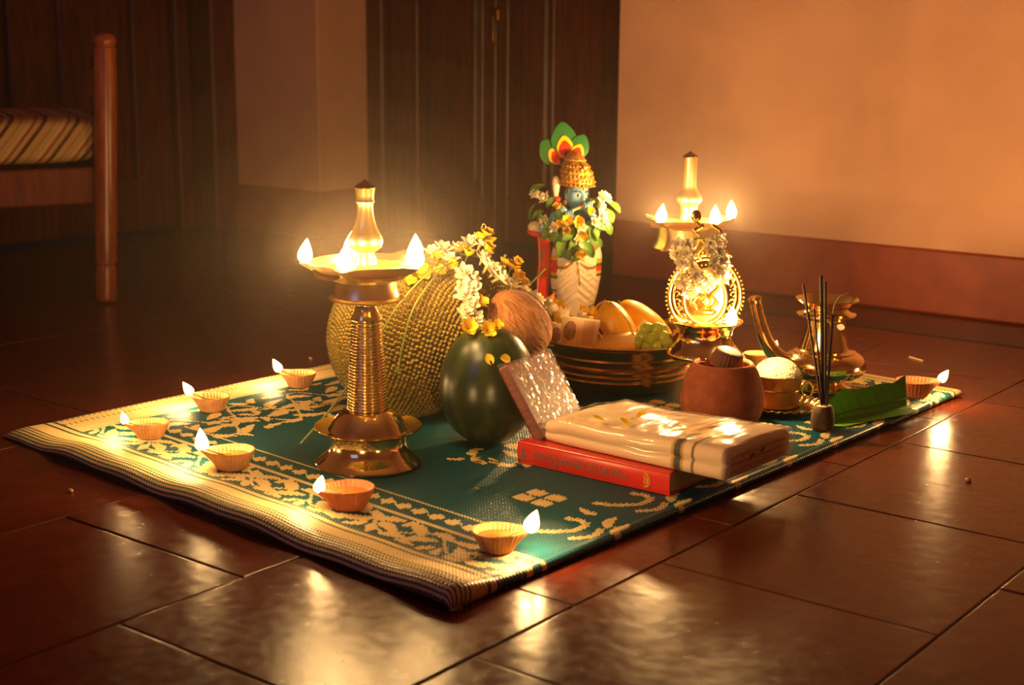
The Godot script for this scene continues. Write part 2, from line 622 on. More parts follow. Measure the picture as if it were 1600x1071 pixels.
	# a flowering band: origin, direction along, direction across, length
	var unit := [[10, 50, 36, 13, 25], [28, 28, 44, 14, -25], [52, 14, 36, 13, 12], [60, 46, 42, 14, -38], [82, 27, 38, 15, 32], [97, 52, 34, 12, -10], [76, 7, 26, 9, 0], [38, 57, 26, 10, 70], [13, 13, 28, 12, -50], [106, 12, 24, 10, 60]]
	var band := func(o: Vector2, al: Vector2, ac: Vector2, length: float, wide: float) -> void:
		var n := int(length / 0.114) + 1
		for r in n:
			for q in unit:
				var along: float = r * 0.114 + (q[0] if r % 2 == 0 else 114 - q[0]) * 0.001
				if along > length - 0.01 or along < 0.008:
					continue
				var p: Vector2 = o + al * along + ac * (q[1] * 0.001 * wide / 0.066)
				var ang: float = deg_to_rad(q[4] if r % 2 == 0 else 180 - q[4])
				var d2: Vector2 = al * cos(ang) + ac * sin(ang)
				blade.call(p, q[2] * 0.00112, q[3] * 0.00112, d2.angle(), cream)
			var vine := []
			for k in 7:
				vine.append(o + al * minf(length, r * 0.114 + k * 0.019) + ac * (wide * (0.5 + 0.28 * sin(k * PI / 3.0))))
			stroke.call(vine, 0.004, cream)
	# field: small four-part flowers
	for f in [[0.145, 0.315], [0.44, 0.315], [0.145, 0.62], [0.44, 0.62], [0.145, 0.93], [0.44, 0.93], [0.30, 0.47], [0.30, 0.78]]:
		for a in [-1, 1]:
			for b in [-1, 1]:
				var cx: float = f[0] + a * 0.0145
				var cy: float = f[1] + b * 0.0125
				poly.call([Vector2(cx - 0.012, cy - 0.008), Vector2(cx, cy - 0.0115), Vector2(cx + 0.012, cy - 0.008), Vector2(cx + 0.012, cy + 0.008), Vector2(cx, cy + 0.0115), Vector2(cx - 0.012, cy + 0.008)], cream)
	for q in [[0.305, 0.375, 40, 14, 20], [0.27, 0.385, 40, 13, -15], [0.335, 0.40, 36, 14, 60], [0.245, 0.41, 30, 12, 70], [0.29, 0.43, 46, 14, 5], [0.33, 0.36, 26, 10, -40]]:
		blade.call(Vector2(q[0], q[1]), q[2] * 0.001, q[3] * 0.001, deg_to_rad(q[4]), cream)
	# long side on the left: cream selvedge with dotted rows, then flowers
	band.call(Vector2(0.80, 0.12), Vector2(0, 1), Vector2(-1, 0), 1.02, 0.15)
	band.call(Vector2(0.73, 0.2), Vector2(0, 1), Vector2(-1, 0), 0.94, 0.12)
	rect.call(0.80, 0.0, LX, LV, cream)
	for u in [0.806, 0.830]:
		rect.call(u, 0.09, u + 0.0025, LV, teal)
	for k in 130:
		rect.call(0.846, 0.06 + k * 0.009, 0.856, 0.063 + k * 0.009, Color("6a6a44"))
		rect.call(0.872, 0.05 + k * 0.009, 0.878, 0.054 + k * 0.009, Color("6a6a44"))
	# long side on the right: loose scrolls on teal
	for r in 8:
		var v0 := 0.22 + r * 0.125
		stroke.call([Vector2(0.085, v0), Vector2(0.06, v0 + 0.012), Vector2(0.04, v0 + 0.04), Vector2(0.05, v0 + 0.065), Vector2(0.075, v0 + 0.06)], 0.010, cream)
		stroke.call([Vector2(0.03, v0 + 0.01), Vector2(0.014, v0 + 0.035), Vector2(0.022, v0 + 0.06)], 0.009, cream)
		blade.call(Vector2(0.028, v0 + 0.085), 0.04, 0.013, 1.2, cream)
		blade.call(Vector2(0.07, v0 + 0.095), 0.03, 0.011, 0.2, cream)
		blade.call(Vector2(0.006, v0 + 0.075), 0.04, 0.012, 1.5, cream)
	# end bands
	for e in 2:
		var g: float = 1.0 if e == 0 else -1.0
		var o: float = 0.0 if e == 0 else LV
		rect.call(0.0 if e == 1 else 0.0, minf(o, o + g * 0.087), LX, maxf(o, o + g * 0.087), cream)
		for k in 7:
			rect.call(0, o + g * (0.004 + k * 0.0063) - 0.0015, LX, o + g * (0.004 + k * 0.0063) + 0.0014, Color("25443c"))
		for k in 179:
			rect.call(0.00894 + 0.0050045 * (k + 0.5) - 0.001, o + g * 0.057 - 0.0115, 0.00894 + 0.0050045 * (k + 0.5) + 0.0011, o + g * 0.057 + 0.0105, Color("4f4420"))
		for s in [0.070, 0.0845]:
			rect.call(0, o + g * s - 0.0023, LX, o + g * s + 0.0023, Color("083c45"))
		rect.call(0, minf(o + g * 0.087, o + g * 0.153), 0.8, maxf(o + g * 0.087, o + g * 0.153), teal)
		band.call(Vector2(0.0, o + g * 0.087), Vector2(1, 0), Vector2(0, g), 0.83, 0.066)
		rect.call(0.0, o + g * 0.156 - 0.0035, 0.72, o + g * 0.156 + 0.0035, cream)
		rect.call(0.085, minf(o + g * 0.160, o + g * 0.200), 0.72, maxf(o + g * 0.160, o + g * 0.200), teal)
		for k in 24:
			var cx := 0.105 + k * 0.0275
			var cy := o + g * 0.180
			poly.call([Vector2(cx - 0.012, cy + 0.002), Vector2(cx - 0.003, cy - 0.011), Vector2(cx + 0.012, cy - 0.003), Vector2(cx + 0.003, cy + 0.011)], cream)
		rect.call(0.085, o + g * 0.204 - 0.002, 0.72, o + g * 0.204 + 0.002, cream)
	var rel := Image.create(8, 6, false, Image.FORMAT_L8)
	for yy in 6:
		for xx in 8:
			var rib := sqrt(maxf(0.0, 1.0 - pow((xx - 3.5) / 4.2, 2)))
			var st := 0.78 + 0.22 * cos(TAU * (yy / 6.0 + xx / 8.0))
			rel.set_pixel(xx, yy, Color(rib * st, rib * st, rib * st))
	var relief := Image.create(W, H, false, Image.FORMAT_L8)
	for k in 179:
		relief.blit_rect(rel, Rect2i(0, 0, 8, 6), Vector2i(k * 8, 0))
	for k in range(1, 242):
		relief.blit_rect(relief, Rect2i(0, 0, W, 6), Vector2i(0, k * 6))
	var mm := mat("mat_weave", Color.WHITE, 0.33, 0.0, {"albedo_texture": ImageTexture.create_from_image(img), "heightmap_enabled": true, "heightmap_texture": ImageTexture.create_from_image(relief), "heightmap_scale": 0.12})
	# cross-section along the long side: (distance, height, arc) with the doubled near edge
	var cs := [Vector2(0.02, 0.001), Vector2(0.008, 0.002), Vector2(0.002, 0.007), Vector2(0.0, 0.011), Vector2(0.003, 0.0165), Vector2(0.010, 0.0208), Vector2(0.02, 0.0219), Vector2(0.034, 0.0205), Vector2(0.05, 0.018), Vector2(0.068, 0.0153), Vector2(0.09, 0.0132), Vector2(0.12, MAT_Y)]
	for k in range(1, 21):
		cs.append(Vector2(0.12 + k * 0.05275, MAT_Y))
	cs.append_array([Vector2(1.184, 0.010), Vector2(1.188, 0.006), Vector2(1.186, 0.001)])
	var arc := [0.0]
	for k in range(1, cs.size()):
		arc.append(arc[-1] + cs[k].distance_to(cs[k - 1]))
	var us := [Vector2(0.004, 0.0), Vector2(0.0005, 0.25), Vector2(0.0, 0.6), Vector2(0.003, 0.9), Vector2(0.010, 1.0)]
	var ribs := 174
	for k in range(1, ribs * 4):
		us.append(Vector2(0.010 + 0.974 * k / (ribs * 4.0), 1.0))
	us.append_array([Vector2(0.990, 0.8), Vector2(0.996, 0.5), Vector2(0.998, 0.0)])
	var near := Vector2(-0.843, -0.979)
	var left := Vector2(-1.733, -1.066)
	var far := Vector2(-0.799, -2.166)
	var back := Vector2(-1.672, -2.225)
	var rows := []
	for i in cs.size():
		var row := PackedVector3Array()
		for u in us:
			var vv: float = cs[i].x / 1.188
			var p: Vector2 = near.lerp(left, u.x).lerp(far.lerp(back, u.x), vv)
			var wave := 0.0
			var lift: float = cs[i].y
			if cs[i].x < 0.12 and cs[i].y > 0.003:
				var fade = 1.0 - cs[i].x / 0.12
				wave = fade * (0.0035 * sin(u.x * 17.0 + 1.0) + 0.002 * sin(u.x * 41.0))
				lift *= lerpf(1.0, 0.55, smoothstep(0.55, 1.0, u.x) * fade)
				p += Vector2(0, 1) * 0.5 * wave
			var y: float = maxf(0.0008, (lift + wave) * (u.y if u.y < 1.0 else 1.0))
			if u.y == 1.0 and cs[i].y > 0.004:
				y += 0.0008 * (cos(TAU * (u.x - 0.010) / 0.974 * ribs) - 1.0)
			row.append(Vector3(p.x, y, p.y))
		rows.append(row)
	var m := mb()
	m.grid(rows, false, null, true, func(i, j): return Vector2(clampf(us[j].x, 0.001, 0.999), (arc[i] - 0.018) / LV))
	tag(obj("woven_mat", m, mm), "teal and cream woven plastic mat with floral borders spread on the floor", "mat")

# ------------------------------------------------------------------ flames, diyas and lamps
var flame_shape: ArrayMesh
func add_flame(parent: Node3D, at: Vector3, s: float, lean: Vector3, energy: float) -> void:
	if flame_shape == null:
		var rows := []
		for i in 13:
			var t := i / 12.0
			var r := 0.0062 * pow(sin(PI * pow(t, 0.62)), 0.8) * (1.0 - 0.25 * t)
			var row := PackedVector3Array()
			for k in 14:
				var a := TAU * k / 14
				row.append(Vector3(cos(a) * r, t * 0.03, sin(a) * r))
			rows.append(row)
		flame_shape = mb().grid(rows, true).mesh()
	var o := obj("flame", flame_shape, M.flame, parent, at)
	var y := (Vector3.UP + lean).normalized()
	var x := y.cross(Vector3.BACK).normalized()
	o.basis = Basis(x, y, x.cross(y)) * Basis().scaled(Vector3(s * 1.55, s, s * 1.55))
	flame_light(at + o.basis * Vector3(0, 0.013, 0), energy, parent)

func diya(at: Vector3, yaw: float, label: String, s := 1.0, lean := Vector3(-0.5, 0, 0), energy := 0.02, fs := 0.78, clay := "clay") -> void:
	var t := thing("oil_lamp", label, "clay lamp", at, yaw, "clay lamps round the mat")
	# the lip points to local +x
	var bend := func(q: Vector3, a: float, p: Vector2) -> Vector3:
		var lip := pow(maxf(0.0, cos(a)), 10.0) * smoothstep(0.006, 0.022, q.y)
		var side := 1.0 - 0.12 * pow(absf(sin(a * 1.0)), 4.0) * pow(maxf(0.0, cos(a) + 0.45), 1.0) * smoothstep(0.008, 0.022, q.y)
		var flute := 0.0
		if p.x > 0.0165 and q.y > 0.002 and q.y < 0.0195:
			flute = 0.0006 * cos(a * 30.0)
		var out := q * Vector3(side, 1, side)
		out += Vector3(cos(a), 0, sin(a)) * flute
		out.x += lip * 0.010 * (p.x / 0.027)
		out.y += lip * 0.002
		return out
	obj("cup", lathe([0, 0, 15, 0, 17, 1, 18, 2.5, 20.5, 8, 23.5, 14, 25.8, 19, 27, 22, 26.6, 22.8, 25.2, 22.4, 23.4, 18, 20, 11, 15, 6, 8, 4.2, 0, 4], 120, bend), M[clay], t).scale = Vector3.ONE * s
	obj("oil", lathe([22.2, 15.5, 21, 15.9, 0, 16], 40), M.oil, t).scale = Vector3.ONE * s
	var w := smooth([Vector3(0.0, 0.0155, 0.004), Vector3(0.012, 0.017, 0.002), Vector3(0.024, 0.0215, 0), Vector3(0.033, 0.0255, 0)], 4)
	obj("wick", mb().tube(w, 0.0013, 7), M.wick, t).scale = Vector3.ONE * s
	var b := Basis(Vector3.UP, -yaw)
	add_flame(t, Vector3(0.033, 0.0215, 0) * s, fs, b * lean, energy)

func spouted(phase: float, deep: float) -> Callable:
	return func(q: Vector3, a: float, p: Vector2) -> Vector3:
		var w := smoothstep(0.045, 0.075, p.x)
		var k := pow(0.5 + 0.5 * cos(5.0 * (a - phase)), 7.0)
		var f := 1.0 + w * (deep * k - 0.06)
		return Vector3(q.x * f, q.y - w * 0.002 * k, q.z * f)

func tall_lamp(at: Vector3, label: String, ribbed: bool, bowl: Array, finial: Array, phase: float, lit: Array, energy: float) -> void:
	var lip := 0
	for k in range(0, bowl.size(), 2):
		if bowl[k] > bowl[lip]:
			lip = k
	var rim_mm: float = bowl[lip + 1]
	var t := thing("standing_oil_lamp", label, "oil lamp", at, VIEW_YAW, "")
	obj("base", lathe([0, 1, 58, 1, 66.5, 2, 67.6, 4, 66.5, 6, 60, 11, 53, 17, 49, 23, 47.3, 30, 47.5, 38, 50, 42, 58, 45.5, 66.5, 48, 68, 50, 67.6, 51.5, 62, 49, 55, 46.5, 50.5, 46.6, 48, 51, 44.5, 57, 39, 64, 33, 69.5, 29, 71.5, 26, 72]), M.brass, t)
	var st := [26, 71]
	if ribbed:
		for k in 28:
			var y0 := 72.0 + k * 4.0
			var r0 := lerpf(25.2, 18.0, k / 28.0)
			for a in [[0.0, 0.0], [0.7, 1.0], [2.0, 1.5], [3.3, 1.0], [3.9, 0.0]]:
				st.append_array([r0 + a[1] - 0.6, y0 + a[0]])
		st.append_array([17.6, 184.5, 19.6, 186.5, 19.8, 189, 15.5, 196, 13.6, 203, 14, 207.5, 18, 210, 21, 211.5])
	else:
		for k in 9:
			var y0 := 72.0 + k * 12.0
			st.append_array([18 - k * 0.8, y0, 13.5 - k * 0.25, y0 + 4, 13 - k * 0.25, y0 + 9, 16 - k * 0.6, y0 + 11.5])
		st.append_array([10.9, 182, 10.9, 196, 12, 200])
	obj("stem", lathe(st, 64, null, null, 0.2), M.brass, t)
	obj("oil_bowl", lathe(bowl, 160, spouted(phase, 0.15)), M.satin_brass, t)
	obj("oil", lathe([67, rim_mm - 3.6, 40, rim_mm - 3.2, 0, rim_mm - 3.2], 64, func(q: Vector3, a: float, p: Vector2) -> Vector3: return q * Vector3(1, 1, 1) * (1.0 - 0.05 * smoothstep(0.045, 0.066, p.x) * (1.0 - pow(0.5 + 0.5 * cos(5.0 * (a - phase)), 7.0))) if p.x > 0 else q), M.lamp_oil, t)
	var f := obj("finial", lathe(finial, 48), M.satin_brass, t)
	obj("finial_cap", lathe([finial[-2], finial[-1], finial[-2] + 1.2, finial[-1] + 1, finial[-2] + 0.9, finial[-1] + 2.2, finial[-2] * 0.5, finial[-1] + 6.5, 0, finial[-1] + 10.5], 8), M.old_brass, f)
	for k in 5:
		var a: float = phase + TAU * k / 5.0
		var dir := Vector3(cos(a), 0, sin(a))
		var rim: float = rim_mm * 0.001
		obj("wick", mb().tube(smooth([dir * 0.045 + Vector3(0, rim - 0.009, 0), dir * 0.06 + Vector3(0, rim - 0.003, 0), dir * 0.077 + Vector3(0, rim + 0.001, 0)], 4), 0.0018, 7), M.wick, t)
		if k in lit:
			add_flame(t, dir * 0.076 + Vector3(0, rim - 0.002, 0), 1.05 if k != 4 else 1.3, dir * -0.1 + Vector3(0.05, 0, 0), energy)

func lamps() -> void:
	# angles are measured round the lamp from the right towards the viewer
	tall_lamp(Vector3(-1.226, MAT_Y, -1.266), "tall brass oil lamp with ribbed stem standing nearest, in front of the jackfruit", true,
		[20, 211, 43, 211.5, 47.6, 213.5, 46.5, 215.5, 41, 217, 38, 226, 37.5, 236, 48, 239.5, 60, 248, 70, 255, 75.5, 259.5, 74.5, 260.5, 68, 256.5, 56, 251, 40, 248.5, 22, 248, 14, 248],
		[17, 248, 17, 250.5, 13.6, 255, 13.2, 263, 10.4, 268, 10.4, 271, 13.5, 273, 19.6, 277.5, 21.4, 284, 20.8, 289, 18, 294.5, 14.6, 301, 12.4, 308, 10.6, 315, 9.8, 322, 9.8, 327, 10.4, 332, 11.6, 333, 11.6, 334.5, 10.6, 336, 11, 341, 12.2, 350],
		deg_to_rad(105), [0, 1, 2, 3, 4], 0.04)
	tall_lamp(Vector3(-1.262, MAT_Y, -2.085), "tall brass oil lamp with slim finial standing at the back, by the peach wall", false,
		[12, 184, 30, 186, 58, 189.5, 63, 190.5, 62.5, 192, 56, 199, 52.3, 211, 52.5, 226, 58, 229, 66, 233, 76.5, 240.5, 75.5, 241.5, 68, 237.5, 58, 234.5, 40, 233.5, 22, 233, 14, 233],
		[19.5, 233, 19.5, 235.5, 16.5, 240, 14.4, 247, 14, 254, 15.2, 262, 19, 266, 21.6, 270, 21.4, 275, 18.5, 280, 13.5, 287, 11.6, 295, 11.4, 320, 11.8, 342],
		deg_to_rad(-10), [0, 1, 2], 0.085)
	# lamp with the oval back plate, raised on a foot
	var t := thing("ornate_lamp", "brass lamp with oval beaded back plate, draped with white flowers", "oil lamp", Vector3(-1.051, MAT_Y + 0.017, -1.794), VIEW_YAW)
	obj("foot", lathe([0, -16.5, 25, -16.5, 27, -15, 26, -11, 21, -3, 17, 16, 16, 40, 22, 54, 34, 59, 44, 60]), M.brass, t)
	obj("base", lathe([42, 58, 54, 60.5, 56, 63, 55.6, 66, 52, 72, 47, 77, 42.5, 82, 39, 89, 38.6, 95, 41, 103, 47, 109, 54, 112.5, 54.4, 114.5, 52, 115, 44, 110, 30, 107, 0, 106]), M.brass, t)
	var bd := mb()
	for k in 64:
		var a := TAU * k / 64
		bd.add(ellipsoid(Vector3.ONE * 0.0017, 4, 6), Transform3D(Basis(), Vector3(cos(a) * 0.0535, 0.0675, sin(a) * 0.0535)))
	obj("bead_ring", bd, M.brass, t)
	# back plate: an upright oval frame behind the dish with a smaller relief inside
	var cy := 0.152
	var pl := mb()
	var oval := func(rx: float, ry: float, z: float, r: float, dn := 0.0) -> void:
		var ps := []
		for k in 49:
			var a := TAU * k / 48 + PI / 2
			ps.append(Vector3(cos(a) * rx * (1.0 - 0.10 * sin(a)), cy + dn + sin(a) * ry, z))
		pl.tube(ps, r, 8, false)
	oval.call(0.0525, 0.056, -0.02, 0.0034)
	oval.call(0.0455, 0.049, -0.021, 0.0018)
	oval.call(0.031, 0.040, -0.018, 0.0030, -0.006)
	var bp := []
	for k in 2:
		bp.append(PackedVector3Array())
	for a in 48:
		var an := TAU * a / 48
		bp[0].append(Vector3(cos(an) * 0.030 * (1.0 - 0.1 * sin(an)), cy - 0.006 + sin(an) * 0.038, -0.024))
		bp[1].append(Vector3(cos(an) * 0.0005, cy - 0.006 + sin(an) * 0.0005, -0.0235))
	pl.grid(bp, true)
	var plate := obj("back_plate", pl, M.gold, t)
	var be := mb()
	for k in 60:
		var a := TAU * k / 60 + PI / 2
		be.add(ellipsoid(Vector3.ONE * 0.0019, 4, 6), Transform3D(Basis(), Vector3(cos(a) * 0.0572 * (1.0 - 0.1 * sin(a)), cy + sin(a) * 0.0605, -0.019)))
	for k in 36:
		var a := TAU * k / 36 + PI / 2
		be.add(ellipsoid(Vector3.ONE * 0.0017, 4, 6), Transform3D(Basis(), Vector3(cos(a) * 0.0385 * (1.0 - 0.1 * sin(a)), cy - 0.003 + sin(a) * 0.0445, -0.019)))
	stuff(obj("beading", be, M.gold, plate))
	# seated relief in the middle and scrolls on both sides
	var fg := mb()
	fg.add(ellipsoid(Vector3(0.010, 0.012, 0.006)), Transform3D(Basis(), Vector3(0, cy - 0.012, -0.018)))
	fg.add(ellipsoid(Vector3(0.006, 0.007, 0.005)), Transform3D(Basis(), Vector3(0, cy + 0.006, -0.017)))
	fg.add(ellipsoid(Vector3(0.004, 0.007, 0.004)), Transform3D(Basis(), Vector3(0, cy + 0.015, -0.018)))
	fg.add(ellipsoid(Vector3(0.018, 0.006, 0.008)), Transform3D(Basis(), Vector3(0, cy - 0.028, -0.015)))
	for s in [-1.0, 1.0]:
		fg.tube(smooth([Vector3(s * 0.009, cy - 0.004, -0.017), Vector3(s * 0.018, cy - 0.014, -0.014), Vector3(s * 0.012, cy - 0.024, -0.012)], 4), 0.0026, 6)
		fg.tube(smooth([Vector3(s * 0.009, cy - 0.004, -0.018), Vector3(s * 0.02, cy + 0.004, -0.016), Vector3(s * 0.019, cy + 0.016, -0.016)], 4), 0.0022, 6)
	obj("seated_figure", fg, M.gold, plate)
	for s in [-1.0, 1.0]:
		var sc := mb()
		for k in 7:
			var y := cy - 0.036 + k * 0.011
			var x: float = s * 0.0415 * sqrt(maxf(0.05, 1.0 - pow((y - cy) / 0.056, 2)))
			sc.tube(smooth([Vector3(x - 0.004, y, -0.021), Vector3(x, y + 0.005, -0.018), Vector3(x + 0.004, y + 0.001, -0.018), Vector3(x, y - 0.003, -0.02)], 4), 0.0014, 5)
		obj("scrollwork", sc, M.gold, plate)
	# openwork crown with a round boss over the plate
	var cr := mb()
	for s in [-1.0, 1.0]:
		cr.tube(smooth([Vector3(s * 0.028, 0.198, -0.018), Vector3(s * 0.03, 0.212, -0.016), Vector3(s * 0.016, 0.222, -0.016), Vector3(s * 0.012, 0.236, -0.016), Vector3(s * 0.019, 0.243, -0.015), Vector3(s * 0.006, 0.252, -0.016)], 5), 0.0032, 7)
		cr.tube(smooth([Vector3(s * 0.006, 0.200, -0.017), Vector3(s * 0.013, 0.21, -0.014), Vector3(s * 0.004, 0.222, -0.014), Vector3(s * 0.009, 0.232, -0.013)], 5), 0.0024, 6)
	cr.add(ellipsoid(Vector3(0.0075, 0.0092, 0.004)), Transform3D(Basis(), Vector3(-0.017, 0.265, -0.016)))
	cr.tube([Vector3(-0.012, 0.25, -0.016), Vector3(-0.017, 0.258, -0.016)], 0.003, 6)
	obj("crest", cr, M.gold, t)
	obj("wick", mb().tube([Vector3(0.014, 0.1075, 0.022), Vector3(0.024, 0.112, 0.036), Vector3(0.030, 0.118, 0.045)], 0.002, 6), M.wick, t)
	add_flame(t, Vector3(0.030, 0.1145, 0.045), 1.0, Vector3(0.05, 0, 0), 0.085)
	# clay lamps; yaw turns the lip (+x)
	var y0 := VIEW_YAW
	diya(Vector3(-1.539, MAT_Y, -1.169), y0 + PI + 0.3, "ribbed clay lamp at the far left corner of the mat, flame burning low", 0.95, Vector3(-0.25, 0, 0.1), 0.016, 0.62)
	diya(Vector3(-1.589, MAT_Y, -1.318), y0 + PI - 0.3, "ribbed clay lamp in the middle of the three along the mat's left edge", 0.98, Vector3(-0.7, 0, 0.3))
	diya(Vector3(-1.604, MAT_Y, -1.505), y0 + PI - 0.3, "ribbed clay lamp beside the jackfruit, last along the mat's left edge", 0.98, Vector3(-0.5, 0, 0.3))
	diya(Vector3(-1.344, MAT_Y, -1.143), y0 + PI + 0.1, "clay lamp with tall upright flame left of the nearest brass lamp", 1.08, Vector3(-0.1, 0, 0.0), 0.021, 0.98)
	diya(Vector3(-1.12, MAT_Y, -1.123), y0 + PI + 0.5, "oval brown clay lamp in front of the nearest brass lamp's foot", 1.12, Vector3(0.35, 0, 0), 0.016, 0.75, "terracotta")
	diya(Vector3(-0.899, MAT_Y, -1.121), y0 - 0.05, "fluted clay lamp near the front corner of the mat, flame to the right", 1.0, Vector3(0.4, 0, 0), 0.021, 0.92)
	diya(Vector3(-1.135, MAT_Y, -2.112), y0 + 0.2, "small clay lamp burning behind the rice measure and below the kindi spout", 0.85, Vector3(0.25, 0, 0))
	diya(Vector3(-0.838, MAT_Y, -2.066), y0 - 0.1, "clay lamp at the far right corner of the mat beyond the green leaf", 1.12, Vector3(0.6, 0, 0), 0.02, 0.78, "terracotta")

# ------------------------------------------------------------------ fruit
func jackfruit(label: String, at: Vector3, tilt_deg: float, R: Vector3, count: int) -> void:
	var t := thing("jackfruit", label, "jackfruit", at, VIEW_YAW)
	var tilt := Basis(Vector3.BACK, deg_to_rad(tilt_deg))
	var shape := func(p: Vector3, _a, _b) -> Vector3:
		return p * (1.0 + 0.03 * sin(p.x * 4.0 + 1.0) * p.y)
	var core := mb()
	core.add(ellipsoid(R * 0.965, 40, 64, shape, hexl("6e5a22")), Transform3D(tilt, Vector3(0, R.y + 0.001, 0)))
	obj("rind", core, M.rind, t)
	var sp := mb()
	var n := count
	var c0 := hexl("a88c34")
	for k in n:
		var yy := 1.0 - 2.0 * (k + 0.5) / n
		var ph := k * 2.399963 + rng.randf_range(-0.015, 0.015)
		yy = clampf(yy + rng.randf_range(-0.002, 0.002), -0.999, 0.999)
		var p := Vector3(yy, sqrt(1.0 - yy * yy) * cos(ph), sqrt(1.0 - yy * yy) * sin(ph))
		var nn := (p / R).normalized()
		p = shape.call(p, 0, 0) * R
		# even out the spacing on the long axis
		var b := tilt * frame_to(nn, ph)
		var o := tilt * (p * 0.96) + Vector3(0, R.y + 0.001, 0)
		if o.y < 0.004:
			continue
		var w := 0.0037 * rng.randf_range(0.9, 1.08)
		var top := o + b.z * rng.randf_range(0.0068, 0.0078)
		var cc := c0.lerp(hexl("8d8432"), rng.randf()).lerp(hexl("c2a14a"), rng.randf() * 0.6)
		var ring := PackedVector3Array()
		var ring2 := PackedVector3Array()
		var tip := PackedVector3Array()
		for q in 6:
			var d: Vector3 = b.x * cos(q * TAU / 6) + b.y * sin(q * TAU / 6)
			ring.append(o + d * w)
			ring2.append(o.lerp(top, 0.72) + d * w * 0.58)
			tip.append(top + d * w * 0.2)
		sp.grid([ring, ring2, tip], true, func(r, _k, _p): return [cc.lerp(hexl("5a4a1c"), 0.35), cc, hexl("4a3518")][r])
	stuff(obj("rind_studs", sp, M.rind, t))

func fruit() -> void:
	mat("stalk", Color("6f5a2c"), 0.8)
	jackfruit("large yellow green jackfruit with a studded rind, behind the nearest brass lamp", Vector3(-1.3426, MAT_Y, -1.480), 12.0, Vector3(0.121, 0.117, 0.085), 4300)
	jackfruit("smaller dark jackfruit half hidden behind the coconut under the flowers", Vector3(-1.349, MAT_Y, -1.643), -6.0, Vector3(0.068, 0.094, 0.062), 1700)
	# watermelon
	var mcol := func(_i, _j, p: Vector3) -> Color:
		var a := atan2(p.z, p.x)
		var s := sin(a * 9.0 + 1.6 * fast.get_noise_3d(p.x * 40, p.y * 40, p.z * 40))
		var k := smoothstep(0.25, 0.9, s)
		var cc := hexl("1f2b16").lerp(hexl("3f4a22"), k * 0.4)
		return cc.lerp(hexl("5d5c2c"), smoothstep(0.055, 0.085, p.y) * 0.5)
	var mshape := func(p: Vector3, _t, _a) -> Vector3:
		var s := 1.0 + 0.06 * clampf(-p.y, 0.0, 1.0)
		return Vector3(p.x * s, p.y, p.z * s)
	var w := thing("watermelon", "dark green watermelon standing on end in front of the jackfruit", "watermelon", Vector3(-1.175, MAT_Y, -1.443), VIEW_YAW)
	obj("rind", ellipsoid(Vector3(0.0645, 0.0805, 0.0645), 48, 72, mshape, mcol), M.melon, w, Vector3(0, 0.0792, 0))
	obj("stem_scar", mb().tube(smooth([Vector3(-0.006, 0.158, 0.0), Vector3(-0.002, 0.165, 0.004), Vector3(0.004, 0.168, 0.01), Vector3(0.003, 0.162, 0.018)], 4), 0.0016, 6), M.stalk, w)
	# coconut
	var cshape := func(p: Vector3, tt: float, a: float) -> Vector3:
		var f := 0.02 * fast.get_noise_3d(a * 14.0, tt * 1.2, 3.0) + 0.014 * sin(3.0 * a) * cos(tt)
		var e := 1.0 - 0.10 * smoothstep(0.3, 1.0, p.y)
		return Vector3(p.x * e, p.y, p.z * e) * (1.0 + f)
	var ccol := func(i, j, _p) -> Color:
		var f := fast.get_noise_2d(j * 0.9, i * 0.09) + 0.4 * fast.get_noise_2d(j * 2.3, i * 0.2 + 50.0)
		return hexl("b0703a").lerp(hexl("5c3218"), clampf(0.4 + f, 0.0, 1.0)).lerp(hexl("d08c4c"), clampf(f * 1.4, 0.0, 0.7))
	var cn := thing("coconut", "brown fibrous husked coconut resting on the watermelon and jackfruit", "coconut", Vector3(-1.203, 0.157, -1.546), VIEW_YAW)
	var nut := obj("shell", ellipsoid(Vector3(0.0405, 0.0525, 0.0405), 60, 140, cshape, ccol), mat("coir", Color.WHITE, 0.75, 0.0, {"vertex_color_use_as_albedo": true, "rim_enabled": true, "rim": 0.3}), cn)
	nut.rotation = Vector3(0.25, 0, deg_to_rad(38))
	var hair := mb()
	for k in 260:
		var a := rng.randf() * TAU
		var t0 := rng.randf_range(-1.1, 0.6)
		var ps := []
		for q in 4:
			var tt := t0 + q * 0.17
			var rr := 1.012 + 0.006 * q
			var aa := a + 0.05 * q * rng.randf_range(-1, 1)
			ps.append(Vector3(cos(tt) * cos(aa) * 0.0405, sin(tt) * 0.0525, cos(tt) * sin(aa) * 0.0405) * rr)
		hair.tube(ps, 0.00032, 3, false, hexl("a5693a").lerp(hexl("5a3118"), rng.randf()))
	stuff(obj("husk_fibres", hair, M.coir, nut))

